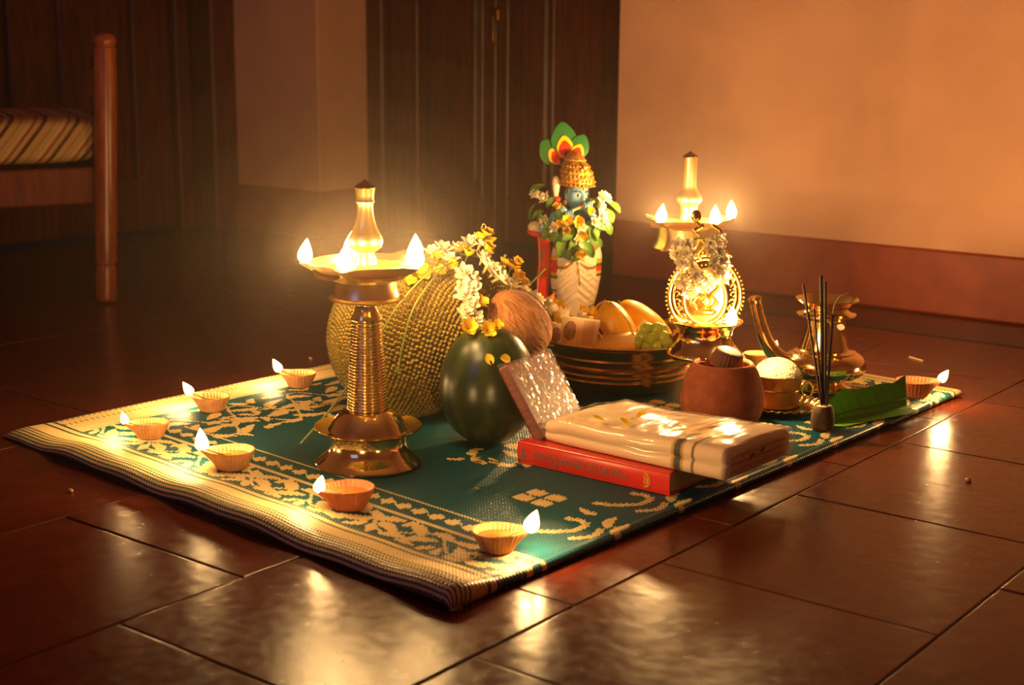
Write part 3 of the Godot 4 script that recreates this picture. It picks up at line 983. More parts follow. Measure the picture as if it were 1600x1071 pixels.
# ------------------------------------------------------------------ the bowl and what lies in it
func bowl_group() -> void:
	var B := Vector3(-1.232, MAT_Y, -1.842)
	var t := thing("metal_bowl", "wide ribbed bell metal bowl full of offerings behind the wrapped packet", "bowl", B, VIEW_YAW)
	obj("body", lathe([0, 0.5, 78, 0.5, 90, 3, 99, 9, 106, 16, 109, 20, 112, 24, 110, 26.5, 111, 30, 114, 33, 111.5, 36, 112.5, 40, 116, 43, 118, 45, 115, 48, 116.5, 53, 120.5, 58, 119.5, 61, 122.5, 65, 127, 73, 132, 78, 136, 80.5, 136.6, 82.2, 135, 83, 130, 80, 124, 73, 114, 52, 104, 26, 90, 12, 66, 6, 0, 5], 120, null, null, 0.75), M.bell_metal, t)
	B += Basis(Vector3.UP, VIEW_YAW) * Vector3(0.004, 0.010, -0.045)
	# mangoes
	var mshape := func(p: Vector3, _t, _a) -> Vector3:
		return p + Vector3(0.16 * p.y * p.y, 0, 0) * (1.0 if p.y > 0 else 0.6)
	var mcol := func(_i, _j, p: Vector3) -> Color:
		return hexl("ecb41c").lerp(hexl("c98a1c"), clampf(0.5 + fast.get_noise_3d(p.x * 40, p.y * 40, p.z * 40), 0.0, 1.0) * 0.5)
	var mg := [["yellow mango lying in the bowl, wrapped by the gold bead chain", Vector3(-0.012, 0.078, 0.07), Vector3(0.030, 0.050, 0.032), Vector3(-0.35, 0.2, 0.42)], ["yellow mango behind the chain wrapped one, towards the bowl's back", Vector3(0.035, 0.073, 0.018), Vector3(0.032, 0.056, 0.032), Vector3(-0.2, 0, 0.85)], ["yellow mango lowest on the left, tip showing beside the banknotes", Vector3(-0.066, 0.066, 0.045), Vector3(0.027, 0.043, 0.027), Vector3(-0.3, 0, -0.9)]]
	for q in mg:
		var o := thing("mango", q[0], "mango", B + Basis(Vector3.UP, VIEW_YAW) * q[1], VIEW_YAW, "mangoes in the bell metal bowl")
		var sk := obj("skin", ellipsoid(q[2], 28, 40, mshape, mcol), mat("mango_skin", Color.WHITE, 0.38, 0.0, {"vertex_color_use_as_albedo": true}) if not M.has("mango_skin") else M.mango_skin, o)
		sk.rotation = q[3]
		obj("stem_end", mb().tube([Vector3(0.16 * q[2].x, q[2].y * 0.97, 0), Vector3(0.18 * q[2].x, q[2].y * 1.08, 0)], 0.0025, 6), M.stalk, sk)
	# gold bead chain
	var ch := mb()
	var pth := smooth([Vector3(-0.026, 0.062, 0.120), Vector3(-0.036, 0.075, 0.112), Vector3(-0.048, 0.098, 0.094), Vector3(-0.044, 0.119, 0.072), Vector3(-0.026, 0.125, 0.066), Vector3(-0.008, 0.112, 0.092), Vector3(0.004, 0.098, 0.104), Vector3(0.010, 0.083, 0.106), Vector3(0.022, 0.076, 0.104), Vector3(0.040, 0.084, 0.086), Vector3(0.052, 0.086, 0.07)], 10)
	for p in pth:
		ch.add(ellipsoid(Vector3.ONE * 0.0019, 5, 7), Transform3D(Basis(), p))
	tag(obj("bead_chain", ch, M.gold, null, B), "thin gold bead chain looped over a yellow mango in the bowl", "necklace").rotation.y = VIEW_YAW
	var ch2 := mb()
	for p in smooth([Vector3(0.103, 0.116, 0.085), Vector3(0.088, 0.106, 0.106), Vector3(0.078, 0.094, 0.119), Vector3(0.068, 0.085, 0.126)], 9):
		for q in 3:
			ch2.add(ellipsoid(Vector3.ONE * 0.0019, 5, 7), Transform3D(Basis(), p + Vector3(rng.randf_range(-0.003, 0.003), rng.randf_range(-0.001, 0.003), rng.randf_range(-0.003, 0.003))))
	tag(obj("bead_chain", ch2, M.gold, null, B), "gold bead chain hanging over the dark coconut half at the bowl's right", "necklace").rotation.y = VIEW_YAW
	# coconut half, cut side away
	var hf := thing("coconut_half", "dark brown coconut half at the bowl's right beside the grapes", "coconut", B + Basis(Vector3.UP, VIEW_YAW) * Vector3(0.082, 0.070, 0.088), VIEW_YAW)
	var hs := obj("shell", lathe([0, -36, 14, -34, 26, -26, 33, -14, 35, 0, 34, 1.5, 31, 0], 40), mat("husk", Color("5a3018"), 0.8), hf)
	hs.rotation = Vector3(-0.75, 0, 0.5)
	var hm := obj("kernel", lathe([31, 0, 29, -8, 22, -22, 10, -29, 0, -30], 36), mat("kernel", Color("efe6d2"), 0.5), hf)
	hm.rotation = hs.rotation
	# pale mango half dome at the front
	var pf := ellipsoid(Vector3(0.046, 0.018, 0.024), 20, 32, null, hexl("e0b765"))
	tag(obj("cucumber", pf, M.vertex, null, B + Basis(Vector3.UP, VIEW_YAW) * Vector3(-0.014, 0.066, 0.098)), "pale yellow cucumber lying against the front rim of the bowl", "cucumber").rotation = Vector3(0, VIEW_YAW, 0.12)
	# grapes
	var gm := mat("grape_skin", Color("9aa83a"), 0.25, 0.0, {"subsurf_scatter_enabled": true, "subsurf_scatter_strength": 0.15})
	var gs := ellipsoid(Vector3(0.0105, 0.0125, 0.0105), 14, 20).mesh()
	var gb := thing("grape_bunch", "small bunch of pale green grapes by the bowl's front rim", "grapes", B + Basis(Vector3.UP, VIEW_YAW) * Vector3(0.036, 0.077, 0.105), VIEW_YAW)
	for q in [[-11, 0, 0], [4, -1, 8], [21, 1, 4], [-4, 12, -6], [12, 11, -4], [26, -6, 8], [-20, -8, 2], [10, -10, 9], [-3, -12, 6], [18, 9, -14]]:
		var g := obj("grape", gs, gm, gb, Vector3(q[0], q[1], q[2]) * 0.001)
		g.rotation = Vector3(rng.randf() * 3, rng.randf() * 3, rng.randf() * 3)
	# folded white card
	tag(obj("folded_card", mb().box(Vector3(-0.002, -0.03, -0.001), Vector3(0.032, 0.028, 0.001), 0.0004), mat("card", Color("d9c6a5"), 0.7), null, B + Basis(Vector3.UP, VIEW_YAW) * Vector3(0.014, 0.078, 0.078)), "cream folded card standing behind the grapes in the bowl", "card").rotation = Vector3(-0.3, VIEW_YAW + 0.2, -0.75)
	# banknotes
	var im := Image.create(256, 128, false, Image.FORMAT_RGB8)
	im.fill(Color("d9b58e"))
	for k in 26:
		im.fill_rect(Rect2i(150 + k * 3, 8, 1, 112), Color("a86a4a") if k % 3 else Color("8c4a36"))
	im.fill_rect(Rect2i(0, 0, 256, 4), Color("efdcc0"))
	im.fill_rect(Rect2i(0, 124, 256, 4), Color("efdcc0"))
	for yy in 128:
		for xx in 100:
			var d := Vector2(xx - 60, (yy - 62) * 1.0).length()
			if d < 44.0:
				im.set_pixel(xx, yy, Color("b98a68").lerp(Color("70452f"), clampf(0.5 + 0.5 * sin(d * 0.55 + fast.get_noise_2d(xx * 0.08, yy * 0.08) * 5.0), 0.0, 1.0)))
	var nm := mat("banknote", Color.WHITE, 0.75, 0.0, {"albedo_texture": ImageTexture.create_from_image(im), "cull_mode": 2})
	var notes := [["pinkish banknote folded upright behind the smaller one in the bowl", Vector3(-0.072, 0.086, 0.112), Vector2(0.058, 0.044), Vector3(-0.15, 0.12, -0.14)], ["brownish banknote folded in front, nearest the packet in the bowl", Vector3(-0.096, 0.080, 0.114), Vector2(0.044, 0.034), Vector3(-0.3, 0.0, -0.1)]]
	for q in notes:
		var rows := []
		var w2: float = q[2].x / 2
		var h2: float = q[2].y / 2
		for i in 7:
			var y := -h2 + 2 * h2 * i / 6.0
			var row := PackedVector3Array()
			for j in 13:
				var x := -w2 + 2 * w2 * j / 12.0
				row.append(Vector3(x, y, 0.003 * sin(j * 0.5) + 0.001 * i))
			rows.append(row)
		var back_rows := []
		for r in rows:
			var rw := PackedVector3Array()
			for p in r:
				rw.append(Vector3(p.x, p.y, p.z * 0.6 - 0.004 - 0.0012 * absf(p.y) / h2))
			back_rows.append(rw)
		var nn := mb().grid(rows, false, null, true).grid(back_rows, false, null, false)
		tag(obj("banknote", nn, nm, null, B + Basis(Vector3.UP, VIEW_YAW) * q[1]), q[0], "banknote", "banknotes in the bowl").rotation = Vector3(q[3].x, VIEW_YAW + q[3].y, q[3].z)
	# dark triangular cloth between the notes and the mango
	var cl := mb()
	var crow := []
	for i in 6:
		var row := PackedVector3Array()
		for j in 8:
			row.append(Vector3(-0.04 + j * 0.0155, 0.02 - 0.03 * pow((j - 2.0) / 5.0, 2) - i * 0.006, -0.01 + i * 0.007 + 0.002 * sin(j * 1.7 + i)))
		crow.append(row)
	cl.grid(crow)
	tag(obj("folded_cloth", cl, mat("maroon_cloth", Color("3d1a14"), 0.8, 0.0, {"cull_mode": 2}), null, B + Basis(Vector3.UP, VIEW_YAW) * Vector3(-0.052, 0.080, 0.082)), "dark maroon cloth tucked behind the banknotes under the mangoes", "cloth").rotation.y = VIEW_YAW
	# orange petal by the coconut
	tag(obj("carrot", lathe([0, 0, 2, 4, 6, 14, 9, 26, 10, 40, 8, 47, 0, 49], 16), mat("carrot_skin", Color("e0721c"), 0.5), null, B + Basis(Vector3.UP, VIEW_YAW) * Vector3(-0.109, 0.140, 0.07)), "orange carrot tip poking up behind the coconut", "carrot").rotation = Vector3(0, VIEW_YAW, 2.55)

# ------------------------------------------------------------------ the painted figurine
func statue() -> void:
	var t := thing("figurine", "painted figurine of a blue skinned flute player with a peacock feather crown", "figurine", Vector3(-1.463, MAT_Y, -2.039), VIEW_YAW)
	var cream := hexl("ecd9b4")
	var gold := hexl("9c6c28")
	var blue := hexl("4f86a8")
	var red := hexl("d8341c")
	var yel := hexl("e6a81e")
	var grn := hexl("1f6a4a")
	var org := hexl("d98a24")
	obj("pedestal", lathe([0, 0, 46, 0, 48, 3, 47, 8, 41, 14, 40, 46, 45, 54, 46, 60, 43, 63, 0, 64], 48), mat("pedestal_paint", Color("8a2a1c"), 0.3), t)
	# body: h, centre x, half width, half depth
	var sec := [[62, -1, 30, 22], [66, -1, 33, 24], [80, 0, 36, 25], [95, 0, 40, 26], [112, 0, 43, 27], [127, 1, 44.5, 28], [145, 1, 45.5, 28], [160, 2, 45, 28], [172, 2, 43, 27], [184, 2, 39.5, 25], [196, 1, 36, 23], [212, 0, 37, 22], [224, 0, 38, 21], [233, 0, 33, 19], [240, 0, 20, 15], [246, 0, 12, 12], [258, 0, 10, 11]]
	var pos := []
	var siz := []
	for s in sec:
		pos.append(Vector2(s[1], s[0]))
		siz.append(Vector2(s[2], s[3]))
	pos = smooth(pos, 11)
	siz = smooth(siz, 11)
	var rows := []
	var K := 176
	for i in pos.size():
		var row := PackedVector3Array()
		for k in K:
			var a := TAU * k / K
			var ca := signf(cos(a)) * pow(absf(cos(a)), 0.9)
			var sa := signf(sin(a)) * pow(absf(sin(a)), 0.9)
			var p := Vector3((pos[i].x + siz[i].x * ca), pos[i].y, siz[i].y * sa)
			if p.z > 0 and p.y < 172:
				# folds of the garment: two swags at the hips, a centre pleat, sweeping folds below
				var f := 0.0
				for s in [-1.0, 1.0]:
					f += 2.4 * exp(-pow((p.y - (150 + 0.012 * pow(p.x - s * 25, 2))) / 7.0, 2)) * exp(-pow((p.x - s * 26) / 17.0, 2))
				f += 1.8 * exp(-pow((p.x - 4) / 6.0, 2)) * smoothstep(95, 120, p.y)
				f += 0.7 * sin((p.y + 0.9 * absf(p.x - 4)) * 0.42) * smoothstep(70, 90, p.y) * (1.0 - smoothstep(128, 140, p.y))
				p.z += f
			row.append(p * 0.001)
		rows.append(row)
	var paint := func(_i, _j, q: Vector3) -> Color:
		var p := q * 1000.0
		if p.y > 186:
			return blue
		if p.y > 164 and p.z > -8:
			var b := 170.0 + 0.010 * p.x * p.x
			if p.y < b + 9 and p.y > b - 8:
				return gold
			return blue if p.y >= b + 9 else cream
		if absf(p.x) > 0.80 * 45.0 and p.x > 0 and p.z > -16:
			if p.y > 146 and p.y < 152 or p.y > 128 and p.y < 132: return grn
			if p.y > 152 and p.y < 160 or p.y > 132 and p.y < 138: return yel
			if p.y >= 138 and p.y <= 146: return red
		if p.x < -32 and p.z > -16:
			if p.y > 155 and p.y < 165 or p.y > 128 and p.y < 134 or p.y > 94 and p.y < 100: return yel
			if p.y >= 134 and p.y <= 155 or p.y < 94: return red
			if p.y >= 124 and p.y <= 128 or p.y >= 100 and p.y < 103: return grn
		if p.z > 0:
			for s in [-1.0, 1.0]:
				var e := p.y - (143 + 0.030 * pow(p.x - s * 25, 2))
				if absf(e) < 2.6 and absf(p.x - s * 25) < 19:
					return gold
			if absf(p.x - 4 + (p.y - 140) * 0.12) < 1.6 and p.y > 112 and p.y < 156:
				return gold
			var fold := sin((p.y + (0.9 * absf(p.x - 4) if p.x < 22 else -0.3 * p.x)) * 0.62)
			if fold > 0.93 and p.y < 142 and absf(p.x) < 30 and absf(p.x) > 7:
				return org
			if p.y < 76 and p.x > 24:
				return blue
		return cream
	obj("body", mb().grid(rows, true, paint), M.enamel, t)
	# red cloth fall at the figure's right side with a grey stripe
	var sl := mb()
	var srow := []
	for i in 24:
		var y := 66.0 + i * 6.9
		var row := PackedVector3Array()
		for k in 20:
			var a := TAU * k / 20
			row.append(Vector3(-56 + 11.5 * signf(cos(a)) * pow(absf(cos(a)), 0.5) + 1.5 * sin(y * 0.05), y, -2 + 8 * signf(sin(a)) * pow(absf(sin(a)), 0.6)) * 0.001)
		srow.append(row)
	var scol := func(_i, _j, p: Vector3) -> Color:
		return hexl("8a6a48") if absf(p.x + 0.0595) < 0.0018 and p.z > 0 else red
	sl.grid(srow, true, scol)
	obj("red_drape", sl, M.enamel, t)
	# arms
	var arm := mb()
	arm.tube(smooth([Vector3(-30, 226, 4), Vector3(-46, 219, 10), Vector3(-62, 209, 14), Vector3(-70, 204, 18)], 4).map(func(p): return p * 0.001), [0.009, 0.0095, 0.0098, 0.01, 0.0102, 0.0102, 0.0102, 0.0102, 0.0104, 0.0108, 0.011, 0.0108, 0.009], 14)
	arm.tube(smooth([Vector3(-68, 206, 20), Vector3(-54, 216, 28), Vector3(-36, 234, 34), Vector3(-20, 250, 36)], 4).map(func(p): return p * 0.001), 0.0082, 12)
	arm.tube(smooth([Vector3(32, 226, 4), Vector3(44, 214, 12), Vector3(40, 222, 28), Vector3(24, 244, 34)], 4).map(func(p): return p * 0.001), 0.0085, 12)
	obj("arms", arm, mat("blue_enamel", Color("6496b4"), 0.2), t)
	obj("armlet", mb().add(ellipsoid(Vector3(0.0125, 0.011, 0.012)), Transform3D(Basis(), Vector3(-0.072, 0.214, 0.02))), mat("white_enamel", Color("ecd9b4"), 0.2), t)
	obj("sleeve_trim", mb().add(ellipsoid(Vector3(0.0135, 0.0065, 0.0125)), Transform3D(Basis(Vector3.BACK, -0.25), Vector3(-0.073, 0.204, 0.021))), mat("red_enamel", Color("d8341c"), 0.2), t)
	# head, turned to its left
	var hd := Node3D.new()
	hd.name = "head"
	t.add_child(hd)
	hd.position = Vector3(0.001, 0.268, 0.008)
	hd.rotation = Vector3(0.0, 0.42, -0.06)
	var hshape := func(p: Vector3, _t, _a) -> Vector3:
		var q := p
		q.x *= 1.0 - 0.28 * smoothstep(-0.2, -1.0, p.y)
		if p.z > 0.0:
			q.z += 0.26 * exp(-pow(p.x / 0.14, 2) - pow((p.y + 0.16) / 0.20, 2)) * smoothstep(0.3, 0.9, p.z)
			q.z += 0.14 * exp(-pow(p.x / 0.10, 2) - pow((p.y - 0.08) / 0.22, 2)) * smoothstep(0.3, 0.9, p.z)
			q.z -= 0.09 * (exp(-pow((absf(p.x) - 0.38) / 0.2, 2) - pow((p.y - 0.08) / 0.14, 2)))
			q.z += 0.10 * exp(-pow(p.x / 0.2, 2) - pow((p.y + 0.78) / 0.16, 2))
		return q
	obj("face", ellipsoid(Vector3(0.0215, 0.030, 0.022), 48, 64, hshape), M.blue_enamel, hd)
	for s in [-1.0, 1.0]:
		var e := obj("eye", ellipsoid(Vector3(0.0054, 0.0031, 0.0018)), M.white_enamel, hd, Vector3(s * 0.0088, 0.0025, 0.0190))
		e.rotation = Vector3(0, s * 0.45, s * 0.12)
		obj("pupil", ellipsoid(Vector3(0.0026, 0.0028, 0.0013)), mat("black_enamel", Color("140d0a"), 0.2), e, Vector3(0.0006, 0, 0.0009))
		obj("eyebrow", mb().tube(smooth([Vector3(s * 0.0035, 0.0075, 0.0212), Vector3(s * 0.009, 0.0098, 0.0200), Vector3(s * 0.0145, 0.0075, 0.0165)], 4), 0.00075, 6), M.black_enamel, hd)
		obj("ear", ellipsoid(Vector3(0.003, 0.0065, 0.0045)), M.blue_enamel, hd, Vector3(s * 0.0208, -0.002, 0.0))
		obj("earring", lathe([0, 0, 3.6, 2, 4.4, 5, 3.2, 8.5, 0, 10], 14), M.old_gold, hd, Vector3(s * 0.0225, -0.0175, 0.001))
	obj("lips", mb().add(ellipsoid(Vector3(0.0046, 0.0015, 0.0018)), Transform3D(Basis(), Vector3(0, -0.0128, 0.0218))).add(ellipsoid(Vector3(0.0038, 0.0016, 0.0018)), Transform3D(Basis(), Vector3(0, -0.0152, 0.0214))), M.red_enamel, hd)
	obj("forehead_mark", mb().tube(smooth([Vector3(-0.003, 0.021, 0.0172), Vector3(-0.0028, 0.0115, 0.0208), Vector3(0, 0.0088, 0.0222), Vector3(0.0028, 0.0115, 0.0208), Vector3(0.003, 0.021, 0.0172)], 4), 0.0011, 6), mat("cream_enamel", Color("f2d58a"), 0.3), hd)
	obj("red_mark", ellipsoid(Vector3(0.0012, 0.0042, 0.001)), M.red_enamel, hd, Vector3(0, 0.0145, 0.0207))
	obj("hair", ellipsoid(Vector3(0.0235, 0.027, 0.0215)), M.black_enamel, hd, Vector3(0, 0.002, -0.006))
	# turban crown with relief beads
	var cshape := func(q: Vector3, a: float, p: Vector2) -> Vector3:
		var w := 1.0 + 0.035 * sin(a * 9.0 + p.y * 500.0) + 0.02 * sin(a * 21.0)
		return Vector3(q.x * w - maxf(0.0, q.y - 0.02) * 0.16, q.y, q.z * w * 0.96 - q.y * 0.12)
	var cr := obj("crown", lathe([22, 10, 27, 11.5, 29.5, 15, 28.5, 18, 30, 22, 29.5, 27, 27.5, 30, 28.5, 35, 27, 40, 24.5, 43, 24.5, 48, 20.5, 53, 18, 56, 17.5, 61, 13, 66, 8, 69, 0, 71], 72, cshape), M.old_gold, hd, Vector3(0, 0.005, 0))
	var bd := mb()
	for r in [[29.8, 14], [30.2, 21], [28.6, 29], [27.5, 37], [24.2, 46], [18, 57]]:
		for k in 26:
			var a := TAU * k / 26
			bd.add(ellipsoid(Vector3.ONE * 0.0022, 5, 7), Transform3D(Basis(), Vector3(cos(a) * r[0] * 0.001 - maxf(0.0, r[1] - 20.0) * 0.00016, r[1] * 0.001, sin(a) * r[0] * 0.00097 - r[1] * 0.00012)))
	for k in 5:
		bd.add(ellipsoid(Vector3(0.0042, 0.0046, 0.003)), Transform3D(Basis(), Vector3(-0.010 + k * 0.005, 0.034 + 0.006 * (2 - absf(k - 2)), 0.0225 - 0.0022 * absf(k - 2))))
	obj("crown_beads", bd, M.old_gold, cr)
	# side ornament with red bulb
	obj("side_ornament", lathe([0, -16, 4, -15, 5.5, -6, 6.5, 4, 7, 12, 5, 18, 0, 21], 20), M.white_enamel, t, Vector3(-0.036, 0.282, 0.010))
	obj("ornament_bulb", ellipsoid(Vector3(0.0068, 0.0062, 0.0065)), M.red_enamel, t, Vector3(-0.034, 0.262, 0.012))
	# peacock feather: three lobes of stacked painted layers
	var lobes := [[Vector3(-0.019, 0.326, -0.004), 0.066, 0.048, 0.10], [Vector3(-0.022, 0.321, -0.006), 0.054, 0.046, 0.80], [Vector3(-0.008, 0.324, -0.005), 0.050, 0.038, -0.42]]
	var layers := [[1.0, "235e2e", 0.0], [0.64, "d8aa1e", 0.0022], [0.50, "c42c18", 0.0034], [0.20, "17202c", 0.0050]]
	for l in lobes:
		var f := Node3D.new()
		f.name = "feather"
		if t.has_node("feather"):
			f.name = "feather_001" if not t.has_node("feather_001") else "feather_002"
		t.add_child(f)
		f.position = l[0]
		f.rotation = Vector3(-0.08, 0.25, l[3])
		var names := ["vane", "yellow_band", "red_band", "eye_spot"]
		for q in 4:
			var s: float = layers[q][0]
			var ring := []
			var outl := []
			for k in 28:
				var a := TAU * k / 28
				var y := 0.5 - 0.5 * cos(a)
				var w := sin(a) * (0.62 + 0.38 * sin(PI * y))
				outl.append(Vector2(w * l[2] / 2 * s, 0.004 + y * l[1] * s))
			for z in [[-0.0016, 0.94], [-0.0010, 1.0], [0.0010, 1.0], [0.0017, 0.94], [0.0021, 0.5], [0.0022, 0.02]]:
				var row := PackedVector3Array()
				for k in 28:
					var c2 := Vector2(0, 0.004 + 0.5 * l[1] * s)
					var p2: Vector2 = c2 + (outl[k] - c2) * z[1]
					row.append(Vector3(p2.x, p2.y, z[0] + layers[q][2]))
				ring.append(row)
			if not M.has("feather%d" % q):
				mat("feather%d" % q, Color(layers[q][1]), 0.3)
			obj(names[q], mb().grid(ring, true, null, true), M["feather%d" % q], f)
	# flute
	obj("flute", mb().tube([Vector3(-0.021, 0.240, 0.042), Vector3(0.030, 0.262, 0.036)], 0.0022, 10), mat("flute_paint", Color("e8c060"), 0.3), t)
	# gold necklace ring and hands on the flute
	var hn := mb()
	for q in [[-0.014, 0.242], [0.019, 0.256]]:
		for k in 4:
			var x: float = q[0] + (k - 1.5) * 0.0036
			var y: float = q[1] + (k - 1.5) * 0.0016
			hn.tube(smooth([Vector3(x, y - 0.006, 0.036), Vector3(x + 0.0005, y - 0.002, 0.0455), Vector3(x, y + 0.004, 0.044)], 4), 0.0018, 7)
		hn.add(ellipsoid(Vector3(0.008, 0.006, 0.004)), Transform3D(Basis(), Vector3(q[0], q[1] - 0.007, 0.035)))
	obj("hands", hn, M.blue_enamel, t)

# ------------------------------------------------------------------ book, packet, folded cloth
func books() -> void:
	var b := thing("book", "thick red book with a grey and gold lettered spine lying on the mat", "book", Vector3(-0.972, MAT_Y, -1.395), 0.012)
	var rd := mat("red_cover", Color("c8281a"), 0.28, 0.0, {"clearcoat_enabled": true, "clearcoat": 0.3, "clearcoat_roughness": 0.2})
	var cv := mb()
	cv.box(Vector3(-0.113, 0.0, -0.148), Vector3(0.113, 0.0022, 0.0), 0.0006)
	cv.box(Vector3(-0.113, 0.0258, -0.148), Vector3(0.113, 0.028, 0.0), 0.0006)
	var sp := []
	for k in 9:
		var a := -PI / 2 + PI * k / 8
		var row := PackedVector3Array()
		for x in [-0.113, 0.113]:
			row.append(Vector3(x, 0.014 + 0.014 * sin(a), -0.001 + 0.0022 * cos(a)))
		sp.append(row)
	cv.grid(sp, false, null, true)
	obj("cover", cv, rd, b)
	var pg := mb()
	pg.box(Vector3(-0.110, 0.0022, -0.145), Vector3(0.110, 0.0258, -0.0012))
	obj("pages", pg, mat("paper", Color("c9b48c"), 0.85), b)
	# spine lettering drawn as flat strokes
	var glyphs := [
		[14, [[0, 2, 0, 7, 2, 10, 4, 8, 3, 5, 5, 2, 6, 6, 6, 10, 9, 10, 9, 2], [9, 10, 12, 10, 13, 6, 12, 1]]],
		[11, [[0, 1, 0, 8, 3, 10, 5, 7, 3, 4, 1, 5], [5, 7, 8, 10, 10, 7, 8, 2, 5, 2]]],
		[10, [[0, 8, 2, 10, 4, 7, 1, 2, 4, 0, 8, 3, 9, 8, 7, 10, 6, 6, 8, -3, 3, -4]]],
		[7, [[0, 9, 3, 10, 5, 7, 5, 3, 3, 1, 0, 2]]],
		[13, [[0, 1, 0, 7, 2, 10, 5, 9, 6, 5, 4, 3, 3, 6, 5, 9, 9, 10, 12, 7, 11, 2, 8, 1, 7, 4]]],
		[9, [[0, 9, 0, 1, 7, 1, 7, 9, 3, 10, 2, 6, 7, 5]]],
		[9, [[1, 2, 0, 6, 2, 10, 6, 10, 8, 6, 6, 2, 3, 2, 3, 6, 6, 6]]],
		[7, [[0, 9, 3, 10, 5, 7, 5, 3, 3, 1, 0, 2]]],
		[10, [[0, 9, 0, 1, 8, 1, 8, 8, 5, 10, 2, 8, 3, 5, 6, 6]]],
		[7, [[0, 9, 3, 10, 5, 7, 5, 3, 3, 1, 0, 2]]],
		[13, [[1, 8, 0, 4, 3, 1, 6, 4, 5, 9, 3, 9, 4, 4, 8, 1, 11, 3, 12, 10]]],
		[15, [[0, 1, 0, 8, 3, 10, 5, 7, 3, 4, 1, 5], [5, 7, 6, 2], [6, 8, 8, 10, 9, 8, 9, 1], [9, 8, 11, 10, 13, 8, 13, 2, 14, 1]]],
		[6, [[2, 1, 0, 2, 0, 4, 2, 5, 4, 4, 4, 2, 2, 1]]]]
	var let := mb()
	var x0 := -0.086
	var u := 0.00098
	for g in glyphs:
		for st in g[1]:
			var pts := []
			for k in range(0, st.size(), 2):
				pts.append(Vector2(st[k], st[k + 1]))
			var s := smooth(pts, 4)
			for k in s.size() - 1:
				var p: Vector2 = s[k]
				var q: Vector2 = s[k + 1]
				var d := (q - p)
				if d.length() < 0.01:
					continue
				var nn := d.normalized().orthogonal() * 0.55
				d = d.normalized() * 0.2
				var f := func(w: Vector2) -> Vector3:
					var yy: float = 0.0085 + w.y * u * 0.98
					return Vector3(x0 + w.x * u, yy, 0.0017 + 0.0022 * (cos(asin(clampf((yy - 0.014) / 0.014, -1, 1))) - 0.75))
				let.quad(f.call(p - d + nn), f.call(p - d - nn), f.call(q + d - nn), f.call(q + d + nn))
		x0 += (g[0] + 1.0) * u
	tag(obj("spine_lettering", let, mat("grey_print", Color("5f6654"), 0.5, 0.0, {"cull_mode": 2}), b), "grey Malayalam title lettering")
	var em := mb()
	for st in [[0, 0, 3, 0, 5, 4, 4, 9, 5, 14, 3, 18, 0, 18], [0, 3, 2, 5, 0, 8, 2, 10, 0, 13, 2, 15], [5, 18, 8, 14, 9, 9, 8, 4, 5, 0], [3, 6, 5, 9, 3, 12], [6, 5, 6, 13]]:
		var pts := []
		for k in range(0, st.size(), 2):
			pts.append(Vector2(st[k], st[k + 1]))
		var s := smooth(pts, 4)
		for k in s.size() - 1:
			var nn: Vector2 = (s[k + 1] - s[k]).normalized().orthogonal() * 0.7
			var f := func(w: Vector2) -> Vector3:
				return Vector3(0.078 + w.x * 0.0009, 0.0055 + w.y * 0.0009, 0.0019)
			em.quad(f.call(s[k] + nn), f.call(s[k] - nn), f.call(s[k + 1] - nn), f.call(s[k + 1] + nn))
	tag(obj("spine_emblem", em, mat("gold_print", Color("d9a03a"), 0.4, 0.3, {"cull_mode": 2}), b), "gold emblem at the spine's right end")
	var fgm := mb()
	for st in [[0, 0, 2, 5, 1, 10, 3, 14], [4, 0, 4, 5, 6, 8], [-3, 2, -1, 4], [2, 15, 3, 17], [5, 10, 8, 7]]:
		var pts := []
		for k in range(0, st.size(), 2):
			pts.append(Vector2(st[k], st[k + 1]))
		var s := smooth(pts, 3)
		for k in s.size() - 1:
			var nn: Vector2 = (s[k + 1] - s[k]).normalized().orthogonal() * 1.0
			var f := func(w: Vector2) -> Vector3:
				return Vector3(-0.106 + w.x * 0.001, 0.006 + w.y * 0.001, 0.0019)
			fgm.quad(f.call(s[k] + nn), f.call(s[k] - nn), f.call(s[k + 1] - nn), f.call(s[k + 1] + nn))
	obj("spine_figure", fgm, M.grey_print, b)
	# folded white cloth in clear plastic, lying across the book
	var c := thing("folded_cloth", "folded white cloth with dark and gold border stripes in clear plastic, on the red book", "cloth", Vector3(-1.058, MAT_Y + 0.0283, -1.412), -0.033)
	var prof := []
	# near side (z=0) with the fold groove, over the top and down the back
	for q in [[-75, 0.3], [-8, 0.3], [-2, 2], [0, 7], [-0.5, 13], [-4, 16.6], [-0.8, 19], [0, 25], [-2, 31], [-8, 34.5], [-16, 35], [-26, 35.3], [-36, 35.5], [-46, 35.7], [-56, 35.9], [-66, 36], [-76, 36], [-86, 36], [-96, 35.7], [-106, 35.2], [-116, 34.7], [-126, 34], [-136, 33.3], [-144, 32], [-150, 29], [-152, 20], [-151, 8], [-145, 0.5], [-75, 0.3]]:
		prof.append(Vector2(q[0], q[1]))
